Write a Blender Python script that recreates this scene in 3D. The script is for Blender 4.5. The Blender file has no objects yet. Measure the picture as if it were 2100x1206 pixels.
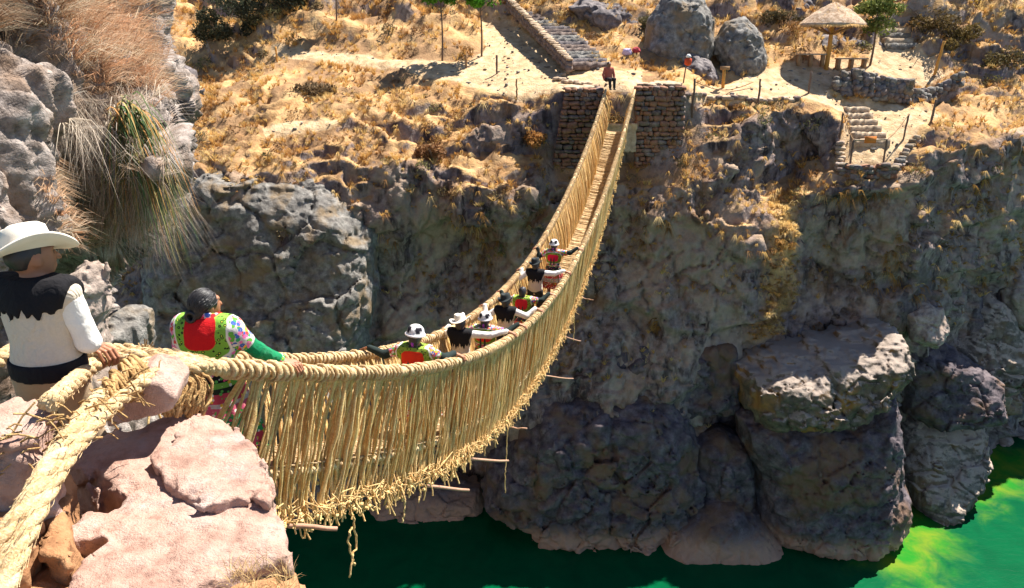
import bpy, bmesh, math, random
import numpy as np
from mathutils import Vector, Matrix
R = math.radians
scene = bpy.context.scene
COL = scene.collection
rng = np.random.default_rng(7)
random.seed(7)

# ------------------------------------------------------------------ camera, sky, sun, exposure
FPX, PITCH, CZ = 1500.0, R(19.5), 2.15
cd = bpy.data.cameras.new('camera'); cam = bpy.data.objects.new('camera', cd); COL.objects.link(cam)
cd.sensor_width = 36; cd.lens = 36 * FPX / 2100; cd.clip_start = 0.05; cd.clip_end = 1000
cam.location = (0, 0, CZ); cam.rotation_euler = (R(90) - PITCH, 0, 0)
scene.camera = cam
SUN_AZ, SUN_EL = R(48), R(58)           # azimuth clockwise from +Y (the way the camera looks)
SUN = np.array([math.sin(SUN_AZ) * math.cos(SUN_EL), math.cos(SUN_AZ) * math.cos(SUN_EL), math.sin(SUN_EL)])
w = bpy.data.worlds.new('World'); scene.world = w; w.use_nodes = True
wn = w.node_tree.nodes; wl = w.node_tree.links
sky = wn.new('ShaderNodeTexSky'); sky.sky_type = 'NISHITA'; sky.sun_disc = False
sky.sun_elevation = SUN_EL; sky.sun_rotation = SUN_AZ; sky.altitude = 3700; sky.air_density = 1.0; sky.dust_density = 1.0
bg = [n for n in wn if n.type == 'BACKGROUND'][0]; bg.inputs['Strength'].default_value = 0.07
wl.new(sky.outputs['Color'], bg.inputs['Color'])
sl = bpy.data.lights.new('sun', 'SUN'); sl.energy = 5.0; sl.angle = R(0.53); sl.color = (1.0, 0.95, 0.86)
so = bpy.data.objects.new('sun', sl); COL.objects.link(so)
so.rotation_euler = Vector(SUN).to_track_quat('Z', 'Y').to_euler()
scene.view_settings.view_transform = 'Standard'; scene.view_settings.look = 'None'
scene.view_settings.exposure = 1.4; scene.view_settings.gamma = 1; scene.view_settings.use_curve_mapping = False
scene.cycles.max_bounces = 6; scene.cycles.diffuse_bounces = 3; scene.cycles.glossy_bounces = 2
scene.cycles.transparent_max_bounces = 8; scene.cycles.use_denoising = True

# ------------------------------------------------------------------ survey: bearings read off the photograph -> points in the place
def ray(px, py):
    u = (np.asarray(px, float) - 1050) / FPX; v = -(np.asarray(py, float) - 603) / FPX
    c, s = math.cos(PITCH), math.sin(PITCH)
    return np.stack(np.broadcast_arrays(u, c + v * s, -s + v * c), -1)
def W(px, py, Y):
    d = ray(px, py); return np.array([0, 0, CZ]) + d * (np.asarray(Y, float) / d[..., 1])[..., None]
def Wz(px, py, z):
    d = ray(px, py); return np.array([0, 0, CZ]) + d * ((np.asarray(z, float) - CZ) / d[..., 2])[..., None]
def hit(px, py, A, B):
    d = ray(px, py); n = np.array([-(B - A)[1], (B - A)[0], 0]); o = np.array([0, 0, CZ])
    return o + d * (np.dot(n, A - o) / np.dot(n, d))
def proj(p):
    q = np.asarray(p, float) - np.array([0, 0, CZ]); c, s = math.cos(PITCH), math.sin(PITCH)
    z = q[..., 1] * c - q[..., 2] * s; y = q[..., 1] * s + q[..., 2] * c
    return 1050 + FPX * q[..., 0] / z, 603 - FPX * y / z

# ------------------------------------------------------------------ numpy noise
def _h(ix, iy, iz, seed):
    n = (ix * 374761393 + iy * 668265263 + iz * 2147483647 + seed * 1274126177) & 0xFFFFFFFF
    n = ((n ^ (n >> 13)) * 1274126177) & 0xFFFFFFFF
    n = ((n ^ (n >> 16)) * 2246822519) & 0xFFFFFFFF
    return (n ^ (n >> 15)) & 0xFFFFFFFF
def noise(P, seed=0):
    P = np.asarray(P, float); i = np.floor(P).astype(np.int64); f = P - i
    u = f * f * f * (f * (f * 6 - 15) + 10); out = 0
    for dx in (0, 1):
        for dy in (0, 1):
            for dz in (0, 1):
                h = _h(i[..., 0] + dx, i[..., 1] + dy, i[..., 2] + dz, seed)
                g = ((h & 1023) / 511.5 - 1) * (f[..., 0] - dx) + (((h >> 10) & 1023) / 511.5 - 1) * (f[..., 1] - dy) + (((h >> 20) & 1023) / 511.5 - 1) * (f[..., 2] - dz)
                out = out + g * (u[..., 0] if dx else 1 - u[..., 0]) * (u[..., 1] if dy else 1 - u[..., 1]) * (u[..., 2] if dz else 1 - u[..., 2])
    return out
def fbm(P, octs=4, seed=0, gain=0.5):
    a, s, o = 1.0, 1.0, 0
    for k in range(octs):
        o = o + a * noise(P * s + 17.3 * k, seed + k); a *= gain; s *= 2.03
    return o
def ridge(P, octs=4, seed=0, gain=0.5):
    a, s, o = 1.0, 1.0, 0
    for k in range(octs):
        o = o + a * (1 - 2.2 * np.abs(noise(P * s + 11.1 * k, seed + k))); a *= gain; s *= 2.07
    return o
def worley(P, seed=0):                       # F1, F2-F1 and a cell value
    P = np.asarray(P, float); i = np.floor(P).astype(np.int64); f = P - i
    b1 = np.full(P.shape[:-1], 9.0); b2 = b1.copy(); cv = b1 * 0
    for dx in (-1, 0, 1):
        for dy in (-1, 0, 1):
            for dz in (-1, 0, 1):
                h = _h(i[..., 0] + dx, i[..., 1] + dy, i[..., 2] + dz, seed)
                d = np.sqrt((dx + (h & 1023) / 1023 - f[..., 0]) ** 2 + (dy + ((h >> 10) & 1023) / 1023 - f[..., 1]) ** 2 + (dz + ((h >> 20) & 1023) / 1023 - f[..., 2]) ** 2)
                n1 = d < b1
                b2 = np.where(n1, b1, np.minimum(b2, d)); cv = np.where(n1, ((h >> 5) & 255) / 255, cv); b1 = np.where(n1, d, b1)
    return b1, b2 - b1, cv
def smooth(a, b, x):
    t = np.clip((x - a) / (b - a), 0, 1); return t * t * (3 - 2 * t)
def poly_sd(Q, poly):                        # signed distance to a 2-D polygon, negative inside
    poly = np.asarray(poly, float); x, y = Q[..., 0], Q[..., 1]; d = np.full(x.shape, 1e18); ins = np.zeros(x.shape, bool)
    for k in range(len(poly)):
        a, b = poly[k], poly[k - 1]; e = b - a; wx, wy = x - a[0], y - a[1]
        t = np.clip((wx * e[0] + wy * e[1]) / (e @ e + 1e-12), 0, 1)
        d = np.minimum(d, (wx - e[0] * t) ** 2 + (wy - e[1] * t) ** 2)
        c = ((a[1] > y) != (b[1] > y)) & (x < (b[0] - a[0]) * (y - a[1]) / (b[1] - a[1] + 1e-12) + a[0])
        ins ^= c
    d = np.sqrt(d); return np.where(ins, -d, d)

# ------------------------------------------------------------------ mesh helpers
def mesh_np(name, V, faces, smooth_=True, attrs=None):
    """faces: (n,3) or (n,4) int array; attrs: {name: (n,) float or (n,3) colour}"""
    V = np.asarray(V, np.float32); faces = np.asarray(faces, np.int32); n, k = faces.shape
    me = bpy.data.meshes.new(name)
    me.vertices.add(len(V)); me.vertices.foreach_set('co', V.ravel())
    me.loops.add(n * k); me.loops.foreach_set('vertex_index', faces.ravel())
    me.polygons.add(n); me.polygons.foreach_set('loop_start', np.arange(0, n * k, k, dtype=np.int32))
    me.polygons.foreach_set('loop_total', np.full(n, k, np.int32))
    if smooth_: me.polygons.foreach_set('use_smooth', np.ones(n, bool))
    me.update(calc_edges=True)
    for an, av in (attrs or {}).items():
        av = np.asarray(av, np.float32)
        if av.ndim == 1:
            a = me.attributes.new(an, 'FLOAT', 'POINT'); a.data.foreach_set('value', av)
        else:
            a = me.attributes.new(an, 'FLOAT_COLOR', 'POINT'); a.data.foreach_set('color', np.hstack([av, np.ones((len(av), 1), np.float32)]).ravel())
    return me
def obj(name, me, mat=None, parent=None):
    o = bpy.data.objects.new(name, me); COL.objects.link(o)
    if mat is not None and me is not None:
        for m in (mat if isinstance(mat, (list, tuple)) else [mat]): me.materials.append(m)
    if parent is not None: o.parent = parent
    return o
def tag(o, label, cat, group=None):
    o['label'] = label; o['category'] = cat
    if group: o['group'] = group
    return o
def thing(name, label, cat, loc=(0, 0, 0), group=None):
    o = bpy.data.objects.new(name, None); COL.objects.link(o); o.location = loc; o.empty_display_size = 0.2
    return tag(o, label, cat, group)
def struct(o, kind='structure'): o['kind'] = kind; return o
class MB:                                    # collects pieces of one mesh
    def __init__(s): s.V = []; s.F = []; s.n = 0; s.A = []
    def add(s, V, F, a=None):
        V = np.asarray(V, float).reshape(-1, 3); F = np.asarray(F, int)
        if F.shape[1] == 3: F = np.hstack([F, F[:, :1] * 0 - 1])
        s.V.append(V); s.F.append(np.where(F >= 0, F + s.n, -1)); s.n += len(V)
        s.A.append(np.broadcast_to(np.asarray(a if a is not None else (1, 1, 1), float), (len(V), 3)))
    def box(s, c, size, rot=0, a=None, jit=0):
        x, y, z = np.asarray(size, float) / 2
        V = np.array([[i, j, k] for i in (-x, x) for j in (-y, y) for k in (-z, z)])
        if jit: V = V + rng.uniform(-jit, jit, V.shape)
        V = V @ np.array(Matrix.Rotation(rot, 3, 'Z')).T if np.isscalar(rot) else V @ np.array(rot).T
        s.add(V + np.asarray(c, float), [[0, 1, 3, 2], [4, 6, 7, 5], [0, 4, 5, 1], [2, 3, 7, 6], [0, 2, 6, 4], [1, 5, 7, 3]], a)
    def tube(s, pts, r, seg=8, a=None, cap=True):
        V, F = tube_np(pts, r, seg, cap); s.add(V, F, a)
    def build(s, name, mat, parent=None, smooth_=True, col=False):
        V = np.vstack(s.V); F = np.vstack(s.F); me = bpy.data.meshes.new(name)
        tri = F[:, 3] < 0
        at = {'col': np.vstack(s.A)} if col else None
        if tri.all(): me = mesh_np(name, V, F[:, :3], smooth_, at)
        elif not tri.any(): me = mesh_np(name, V, F, smooth_, at)
        else:
            q = F[~tri]; F3 = np.vstack([F[tri][:, :3], q[:, [0, 1, 2]], q[:, [0, 2, 3]]]); me = mesh_np(name, V, F3, smooth_, at)
        return obj(name, me, mat, parent)
def frames(P):
    P = np.asarray(P, float); T = np.gradient(P, axis=0); T /= np.linalg.norm(T, axis=1)[:, None] + 1e-12
    N = np.zeros_like(T); up = np.array([0, 0, 1.0]) if abs(T[0, 2]) < 0.9 else np.array([1.0, 0, 0])
    n = np.cross(up, T[0]); n /= np.linalg.norm(n)
    for i in range(len(P)):
        n = n - T[i] * (n @ T[i]); n /= np.linalg.norm(n) + 1e-12; N[i] = n
    return T, N, np.cross(T, N)
def tube_np(pts, r, seg=8, cap=True):
    P = np.asarray(pts, float); n = len(P); r = np.broadcast_to(np.asarray(r, float), (n,)); T, N, B = frames(P)
    a = np.linspace(0, 2 * math.pi, seg, endpoint=False)
    V = P[:, None] + r[:, None, None] * (np.cos(a)[None, :, None] * N[:, None] + np.sin(a)[None, :, None] * B[:, None])
    i = np.arange(n - 1)[:, None] * seg; j = np.arange(seg)[None]; j2 = (j + 1) % seg
    F = np.stack([i + j, i + j2, i + seg + j2, i + seg + j], -1).reshape(-1, 4)
    V = V.reshape(-1, 3)
    if cap:
        V = np.vstack([V, P[:1], P[-1:]]); c0, c1 = n * seg, n * seg + 1; k = np.arange(seg); k2 = (k + 1) % seg
        F = np.vstack([F, np.stack([np.full(seg, c0), k2, k, np.full(seg, -1)], -1), np.stack([np.full(seg, c1), (n - 1) * seg + k, (n - 1) * seg + k2, np.full(seg, -1)], -1)])
    return V, F
def nets(f, lo, hi, h, band=1.5):
    """surface nets of the implicit function f (negative inside)"""
    lo = np.asarray(lo, float); hi = np.asarray(hi, float); n = np.ceil((hi - lo) / h).astype(int) + 1
    ax = [lo[k] + h * np.arange(n[k]) for k in range(3)]
    G = np.stack(np.meshgrid(*ax, indexing='ij'), -1); q = 4
    if n.prod() > 30000:                      # sample coarsely, then finely only near the surface
        Dc = f(np.ascontiguousarray(G[q // 2::q, q // 2::q, q // 2::q]))
        rep = [np.minimum(np.arange(n[k]) // q, Dc.shape[k] - 1) for k in range(3)]
        D = Dc[np.ix_(*rep)].copy(); m = np.abs(D) < band * q * h
        D[m] = f(G[m][None])[0]
    else: D = f(G)
    D[0] = D[-1] = 1; D[:, 0] = D[:, -1] = 1; D[:, :, 0] = D[:, :, -1] = 1
    S = D < 0
    cnt = np.zeros(n - 1); acc = np.zeros(tuple(n - 1) + (3,))
    for axis in range(3):
        o1, o2 = [k for k in range(3) if k != axis]
        for a in (0, 1):
            for b in (0, 1):
                s0 = [None] * 3; s1 = [None] * 3
                s0[axis] = slice(0, n[axis] - 1); s1[axis] = slice(1, n[axis])
                for o, q in ((o1, a), (o2, b)): s0[o] = s1[o] = slice(q, n[o] - 1 + q)
                d0, d1 = D[tuple(s0)], D[tuple(s1)]; c = (d0 < 0) != (d1 < 0)
                t = np.where(c, d0 / np.where(c, d0 - d1, 1), 0)
                cnt += c; acc[..., axis] += np.where(c, t, 0); acc[..., o1] += c * a; acc[..., o2] += c * b
    m = cnt > 0; idx = np.full(m.shape, -1); idx[m] = np.arange(m.sum())
    V = lo + h * (np.argwhere(m) + acc[m] / cnt[m][:, None])
    Fs = []
    for axis in range(3):
        o1, o2 = [(1, 2), (2, 0), (0, 1)][axis]
        s0 = [slice(None)] * 3; s1 = [slice(None)] * 3; s0[axis] = slice(0, -1); s1[axis] = slice(1, None)
        e = S[tuple(s0)] != S[tuple(s1)]; ij = np.argwhere(e); flip = S[tuple(s0)][e]
        ok = (ij[:, o1] > 0) & (ij[:, o2] > 0) & (ij[:, o1] < n[o1] - 1) & (ij[:, o2] < n[o2] - 1); ij = ij[ok]; flip = flip[ok]
        q = []
        for a, b in ((-1, -1), (0, -1), (0, 0), (-1, 0)):
            c = ij.copy(); c[:, o1] += a; c[:, o2] += b; q.append(idx[c[:, 0], c[:, 1], c[:, 2]])
        q = np.stack(q, -1); q[~flip] = q[~flip][:, ::-1]; Fs.append(q)
    F = np.vstack(Fs); return V, F[(F >= 0).all(1)]
def catmull(P, n):
    P = np.asarray(P, float); Q = np.vstack([2 * P[0] - P[1], P, 2 * P[-1] - P[-2]]); out = []
    m = len(P) - 1; t = np.linspace(0, m, n); i = np.minimum(t.astype(int), m - 1); f = (t - i)[:, None]
    a, b, c, d = Q[i], Q[i + 1], Q[i + 2], Q[i + 3]
    return 0.5 * (2 * b + (c - a) * f + (2 * a - 5 * b + 4 * c - d) * f ** 2 + (3 * b - a - 3 * c + d) * f ** 3)

# ------------------------------------------------------------------ material helpers
class NT:
    def __init__(s, name):
        s.m = bpy.data.materials.new(name); s.m.use_nodes = True; s.t = s.m.node_tree; s.t.nodes.clear()
        s.out = s.n('ShaderNodeOutputMaterial'); s.b = s.n('ShaderNodeBsdfPrincipled'); s.l(s.b.outputs[0], s.out.inputs['Surface'])
        s.b.inputs['Roughness'].default_value = 0.85; s.b.inputs['Specular IOR Level'].default_value = 0.2
    def n(s, t, **k):
        o = s.t.nodes.new(t)
        for a, v in k.items(): setattr(o, a, v)
        return o
    def l(s, a, b): s.t.links.new(a, b)
    def put(s, v, sock):
        if isinstance(v, bpy.types.NodeSocket): s.l(v, sock)
        elif v is not None: sock.default_value = v if not (isinstance(v, tuple) and len(v) == 3 and sock.type == 'RGBA') else v + (1,)
    def coord(s, scale=(1, 1, 1), obj=True):
        g = s.n('ShaderNodeTexCoord') if obj else s.n('ShaderNodeNewGeometry'); m = s.n('ShaderNodeMapping'); m.inputs['Scale'].default_value = scale
        s.l(g.outputs['Object' if obj else 'Position'], m.inputs['Vector']); return m.outputs[0]
    def noise(s, vec, scale, detail=4, rough=0.55, dist=0):
        o = s.n('ShaderNodeTexNoise'); o.inputs['Scale'].default_value = scale; o.inputs['Detail'].default_value = detail
        o.inputs['Roughness'].default_value = rough; o.inputs['Distortion'].default_value = dist; s.l(vec, o.inputs['Vector']); return o.outputs['Fac']
    def vor(s, vec, scale, feat='F1', out='Distance'):
        o = s.n('ShaderNodeTexVoronoi', feature=feat); o.inputs['Scale'].default_value = scale; s.l(vec, o.inputs['Vector']); return o.outputs[out]
    def ramp(s, fac, stops, interp='LINEAR'):
        o = s.n('ShaderNodeValToRGB'); o.color_ramp.interpolation = interp; e = o.color_ramp.elements
        while len(e) < len(stops): e.new(0.5)
        for q, (p, c) in zip(e, stops): q.position = p; q.color = (c if isinstance(c, tuple) else (c, c, c)) + (1,)
        s.l(fac, o.inputs['Fac']); return o.outputs['Color']
    def math(s, op, a, b=None, clamp=False):
        o = s.n('ShaderNodeMath', operation=op); o.use_clamp = clamp; s.put(a, o.inputs[0]); s.put(b, o.inputs[1]); return o.outputs[0]
    def mix(s, fac, a, b, mode='MIX'):
        o = s.n('ShaderNodeMix', data_type='RGBA', blend_type=mode); s.put(fac, o.inputs['Factor']); s.put(a, o.inputs['A']); s.put(b, o.inputs['B']); return o.outputs['Result']
    def sep(s, v): 
        o = s.n('ShaderNodeSeparateXYZ'); s.l(v, o.inputs[0]); return o.outputs
    def attr(s, name, out='Fac'):
        o = s.n('ShaderNodeAttribute'); o.attribute_name = name; return o.outputs[out]
    def rng_(s, v, a, b, c=0.0, d=1.0):
        o = s.n('ShaderNodeMapRange'); o.interpolation_type = 'SMOOTHSTEP'; s.put(v, o.inputs[0])
        for k, q in enumerate((a, b, c, d)): o.inputs[k + 1].default_value = q
        return o.outputs[0]
    def bump(s, h, strength=0.5, dist=0.05, nrm=None):
        o = s.n('ShaderNodeBump'); o.inputs['Strength'].default_value = strength; o.inputs['Distance'].default_value = dist; s.l(h, o.inputs['Height'])
        if nrm is not None: s.l(nrm, o.inputs['Normal'])
        return o.outputs[0]
    def color(s, c): s.put(c, s.b.inputs['Base Color'])
    def normal(s, n): s.l(n, s.b.inputs['Normal'])
def plain(name, c, rough=0.8, var=0.25, scale=14, bump=0.3, bd=0.01, spec=0.2):
    t = NT(name); v = t.coord(); f = t.noise(v, scale, 5)
    t.color(t.mix(f, tuple(x * (1 - var) for x in c), tuple(min(1, x * (1 + var)) for x in c)))
    t.b.inputs['Roughness'].default_value = rough; t.b.inputs['Specular IOR Level'].default_value = spec
    if bump: t.normal(t.bump(t.noise(v, scale * 3, 4), bump, bd))
    return t.m
# ------------------------------------------------------------------ materials of rock, soil, water
def mat_terrain(name):
    t = NT(name); v = t.coord(obj=False)
    geo = t.n('ShaderNodeNewGeometry'); nz = t.sep(geo.outputs['Normal'])[2]
    vs = t.coord((1, 1, 0.22), obj=False)
    n1 = t.noise(v, 0.55, 6, 0.6); n2 = t.noise(v, 3.2, 6, 0.62); st = t.noise(vs, 2.3, 5, 0.6, 0.6); st2 = t.noise(vs, 6.5, 4, 0.6, 0.3); n4 = t.noise(v, 14, 4, 0.65)
    rock = t.ramp(n2, [(0.25, (0.055, 0.041, 0.043)), (0.46, (0.185, 0.14, 0.13)), (0.6, (0.28, 0.22, 0.205)), (0.78, (0.42, 0.355, 0.33))])
    rock = t.mix(t.math('MULTIPLY', t.rng_(st, 0.5, 0.62), 0.88), rock, (0.035, 0.026, 0.028), 'MIX')
    rock = t.mix(t.math('MULTIPLY', t.rng_(st2, 0.5, 0.72), 0.6), rock, (0.3, 0.26, 0.22), 'MIX')
    rock = t.mix(t.math('MULTIPLY', t.rng_(n1, 0.5, 0.66), 0.5), rock, (0.31, 0.16, 0.07))
    rock = t.mix(t.math('MULTIPLY', t.rng_(t.noise(v, 0.8, 4, 0.6), 0.54, 0.7), 0.45), rock, (0.135, 0.115, 0.155))
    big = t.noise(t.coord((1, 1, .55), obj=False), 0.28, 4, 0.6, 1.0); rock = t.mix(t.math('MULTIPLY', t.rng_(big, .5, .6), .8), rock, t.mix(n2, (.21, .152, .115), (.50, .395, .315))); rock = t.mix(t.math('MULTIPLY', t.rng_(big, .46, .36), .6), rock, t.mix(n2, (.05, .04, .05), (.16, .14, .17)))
    g = t.noise(v, 1.3, 6, 0.65)
    soil = t.ramp(g, [(0.2, (0.19, 0.095, 0.042)), (0.38, (0.40, 0.22, 0.095)), (0.55, (0.55, 0.345, 0.16)), (0.75, (0.63, 0.44, 0.235))])
    soil = t.mix(t.math('MULTIPLY', t.rng_(n4, 0.54, 0.7), 0.45), soil, (0.17, 0.105, 0.06))
    soil = t.mix(t.math('MULTIPLY', t.rng_(t.noise(v, .33, 4, .6, .8), .45, .6), .85), soil, t.mix(n2, (.14, .08, .045), (.36, .215, .115)))
    gm = t.rng_(t.math('ADD', nz, t.math('MULTIPLY', t.math('SUBTRACT', n2, 0.5), 0.5)), 0.42, 0.62)
    gm = t.math('MAXIMUM', t.math('MULTIPLY', gm, t.attr('veg')), t.math('MULTIPLY', t.attr('gully'), t.rng_(n2, .35, .5)))
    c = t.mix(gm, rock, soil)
    path = t.ramp(t.noise(v, 2.5, 6, 0.6), [(0.3, (0.34, 0.22, 0.12)), (0.48, (0.52, 0.36, 0.205)), (0.7, (0.64, 0.48, 0.31))])
    c = t.mix(t.rng_(t.math('ADD', t.attr('path'), t.math('MULTIPLY', t.math('SUBTRACT', g, 0.5), 0.6)), 0.35, 0.6), c, path)
    t.color(c); t.b.inputs['Roughness'].default_value = 0.95; t.b.inputs['Specular IOR Level'].default_value = 0.1
    h = t.math('ADD', t.math('MULTIPLY', n2, 0.7), t.math('ADD', t.math('MULTIPLY', n4, 0.35), t.math('MULTIPLY', st2, 0.35)))
    t.normal(t.bump(h, 0.75, 0.16))
    return t.m
def mat_rock(name, dark, mid, light, scale=1.0, pale=None, stain=None, bd=0.12, speck=False, band=None):
    t = NT(name); v = t.coord(obj=False); n2 = t.noise(v, 2.2 * scale, 6, 0.62); n4 = t.noise(v, 11 * scale, 5, 0.65); n1 = t.noise(v, 0.6 * scale, 4)
    c = t.ramp(n2, [(0.28, dark), (0.5, mid), (0.75, light)])
    c = t.mix(t.math('MULTIPLY', t.rng_(n4, 0.5, 0.68), 0.35), c, dark)
    if stain: c = t.mix(t.math('MULTIPLY', t.rng_(n1, 0.47, 0.66), 0.75), c, stain)
    if pale:                                  # pale weathered crust on upward faces
        geo = t.n('ShaderNodeNewGeometry'); nz = t.sep(geo.outputs['Normal'])[2]
        c = t.mix(t.rng_(t.math('ADD', nz, t.math('MULTIPLY', t.math('SUBTRACT', n4, 0.5), 0.9)), 0.35, 0.75), c, pale)
    if band:                                  # bleached band the water level leaves
        z = t.sep(v)[2]; c = t.mix(t.rng_(t.math('ADD', z, t.math('MULTIPLY', t.math('SUBTRACT', n2, 0.5), 1.1)), band[0], band[1], 1.0, 0.0), c, band[2])
    h = t.math('ADD', t.math('MULTIPLY', n2, 0.6), t.math('MULTIPLY', n4, 0.45))
    if speck:
        c = t.mix(t.math('MULTIPLY', t.rng_(t.noise(v, 1.7, 5, .65), .5, .66), .5), c, (.47, .415, .40))
        sp = t.vor(v, 55 * scale); c = t.mix(t.math('MULTIPLY', t.rng_(sp, 0.11, 0.2, 1.0, 0.0), t.rng_(n4, 0.45, 0.6)), c, (0.16, 0.10, 0.09)); h = t.math('ADD', h, t.math('MULTIPLY', t.noise(v, 40 * scale, 4, .7), 0.35))
    t.color(c); t.b.inputs['Roughness'].default_value = 0.88; t.b.inputs['Specular IOR Level'].default_value = 0.2
    t.normal(t.bump(h, 0.8, bd)); return t.m
M = {}
M['terrain'] = mat_terrain('cliff_and_grass')
M['cliffrock'] = mat_rock('dark_cliff_rock', (0.03, 0.024, 0.03), (0.105, 0.084, 0.092), (0.21, 0.172, 0.178), 1.0, None, (0.17, 0.095, 0.05), band=(-18.6, -17.6, (0.40, 0.25, 0.17)))
M['ochrerock'] = mat_rock('ochre_stained_rock', (0.045, 0.035, 0.03), (0.14, 0.11, 0.08), (0.26, 0.2, 0.13), 1.3, (0.33, 0.265, 0.22), (0.36, 0.17, 0.04))
M['crustrock'] = mat_rock('crusted_rock', (0.045, 0.037, 0.035), (0.15, 0.12, 0.105), (0.30, 0.25, 0.22), 1.5, (0.42, 0.33, 0.26), (0.2, 0.12, 0.07))
M['greyrock'] = mat_rock('grey_lichen_rock', (0.07, 0.065, 0.062), (0.20, 0.185, 0.17), (0.38, 0.36, 0.33), 1.6, None, (0.25, 0.17, 0.09), 0.14)
M['purplerock'] = mat_rock('purple_grey_rock', (0.05, 0.045, 0.05), (0.17, 0.145, 0.145), (0.32, 0.28, 0.27), 1.6, None, None, 0.1)
M['palerock'] = mat_rock('pale_rock', (0.16, 0.12, 0.10), (0.36, 0.285, 0.24), (0.50, 0.42, 0.36), 2.0, None, (0.38, 0.27, 0.2), 0.06)
M['pinkstone'] = mat_rock('pink_sandstone', (0.25, 0.135, 0.10), (0.47, 0.295, 0.23), (0.54, 0.385, 0.325), 2.4, None, (0.47, 0.32, 0.25), 0.05, True)
M['brownstone'] = mat_rock('brown_sandstone', (0.16, 0.075, 0.035), (0.36, 0.18, 0.085), (0.42, 0.24, 0.13), 1.9, None, (0.36, 0.17, 0.06), 0.05)
M['wallstone'] = mat_rock('wall_stone', (0.10, 0.045, 0.03), (0.27, 0.135, 0.085), (0.38, 0.22, 0.15), 2.5, None, (0.30, 0.15, 0.09), 0.04)
M['wallstone2'] = mat_rock('wall_stone_grey', (0.07, 0.05, 0.045), (0.19, 0.14, 0.12), (0.32, 0.26, 0.22), 2.5, None, None, 0.04)
M['mortar'] = mat_rock('wall_core', (0.03, 0.02, 0.016), (0.06, 0.04, 0.03), (0.09, 0.06, 0.05), 2.5, None, None, 0.04)

# ------------------------------------------------------------------ far bank: one sheet from the river bed to the hill top
CP = """-250,-260,75 300,-260,75 900,-260,70 1500,-260,65 2000,-260,60 2450,-260,60
-250,0,52 300,0,52 480,0,50 600,0,47 800,0,46 1000,0,46 1150,0,44 1300,0,42.5 1500,0,43 1700,0,42.5 1900,0,42 2100,0,42 2450,0,44
-250,100,46 300,100,45 450,100,43 560,100,40 700,100,39.5 900,100,38.5 1000,100,38.5 1100,100,38 1200,100,37.5 1300,100,37.5 1400,100,38 1560,100,39 1700,100,39.8 1850,100,39.3 1950,100,39 2100,100,40 2450,100,42
350,150,40 440,130,41.5 560,150,36.5 700,150,36.5 900,140,36 1000,150,35.5 1150,150,35 1240,145,34.5 1310,150,34.5 1450,165,35 1600,150,36.5 1750,150,37 1900,150,37.5 2000,150,38.5 2100,150,39 2450,150,41
380,215,36 560,190,34 700,200,33.5 900,200,33.5 1050,190,33 1150,180,32.2 1285,175,32.2 1410,180,32.5 1500,190,33.5 1650,180,35 1800,210,35 1950,200,36 2100,200,37.5 2450,230,40
400,270,32 550,250,31.5 690,250,31.5 700,290,30.5 560,290,30.5 850,265,31.7 1000,255,31.9 1100,230,32 1150,250,32.3 1150,330,32 1285,330,32.3 1410,250,32.4 1480,230,32.6 1420,330,31.3 1500,330,31.2
1540,240,32.3 1600,225,32.8 1690,240,32.8 1600,300,33.2 1620,360,32.6 1680,330,32.8 1540,330,31.6
1740,345,31 1850,345,31 1790,300,31.8 1750,240,33.5 1880,240,33.5 1900,300,32 2000,280,33 2100,260,35
1940,300,31.8 1950,330,31 2050,300,33.5 1720,390,30.3 1800,390,30.2 1900,400,30.8 2000,400,32.5 2100,400,35 2100,320,35.5 2450,400,39 2450,700,39
390,350,29 480,345,29 590,350,29 700,330,30.0 760,380,29.6 640,350,29.6 400,420,29 480,420,28.6 600,420,28.6 720,420,28.7 790,460,28.9 300,420,29 300,600,28 400,600,28.8 500,600,28.4 620,600,28.4 720,600,29 770,600,29.5 830,600,30
250,720,28 500,720,28 700,720,28.4 830,720,29 -250,300,40 -250,720,34 500,900,28 700,900,28.5 300,1000,26
850,330,30.3 850,400,29.9 860,480,30.4 930,310,31.2 950,500,31.2 1000,300,31.7 1080,300,31.8 1110,340,31.2 1040,400,29.6 980,450,29 1000,520,30.3 1080,470,30.6 1120,400,31
1150,400,30.8 1285,400,30.8 1400,400,30.3 1150,550,30 1300,550,29.8 1450,450,30 1450,600,29.3 1150,655,29.5 1300,655,29.2 1500,655,29.2
1200,680,28.8 1300,750,28.6 1150,780,28.5 1420,760,28.6 1100,850,28 1250,830,27.6 1400,850,28 1200,950,27.2 1350,950,27.4 1100,1000,27.4 1250,1060,27 1350,1080,27 1100,1100,28.5 1250,1120,28 1250,1200,27.5
830,850,31.5 900,900,31.5 1000,950,30 960,1000,31.6 960,1060,31 800,1100,29.6 700,1060,29.2 700,1120,28.4 700,1290,27 1300,1290,26.5 1700,1290,27 2100,1290,30 -250,1290,28 2450,1290,33
1600,420,30.9 1585,500,30.3 1570,600,29.9 1550,690,29.2 1640,400,30.9 1660,500,31.1 1680,600,31.1 1700,700,30.6 1525,500,29.2 1515,600,28.8
1800,500,30.5 1800,600,30.8 1900,500,30.6 1900,620,31 2000,500,32.5 2000,600,33.3 2100,500,35.5 2100,620,36 1900,700,31.5 2000,700,33.5 2100,720,36
1600,800,30.2 1750,850,30.2 1850,800,30.8 1950,800,32.5 2050,800,34.5 2100,800,36 1900,900,31.6 1980,920,33.2 2050,920,35.5 2100,930,36 2450,950,40
1500,950,29.8 1600,1000,29.6 1800,1000,29.6 1850,1040,29.8 1600,1140,28.5 1800,1120,29 1950,1000,32.6 2100,1050,34.5"""
CP = np.array([[float(x) for x in q.split(',')] for q in CP.split()])
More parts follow.
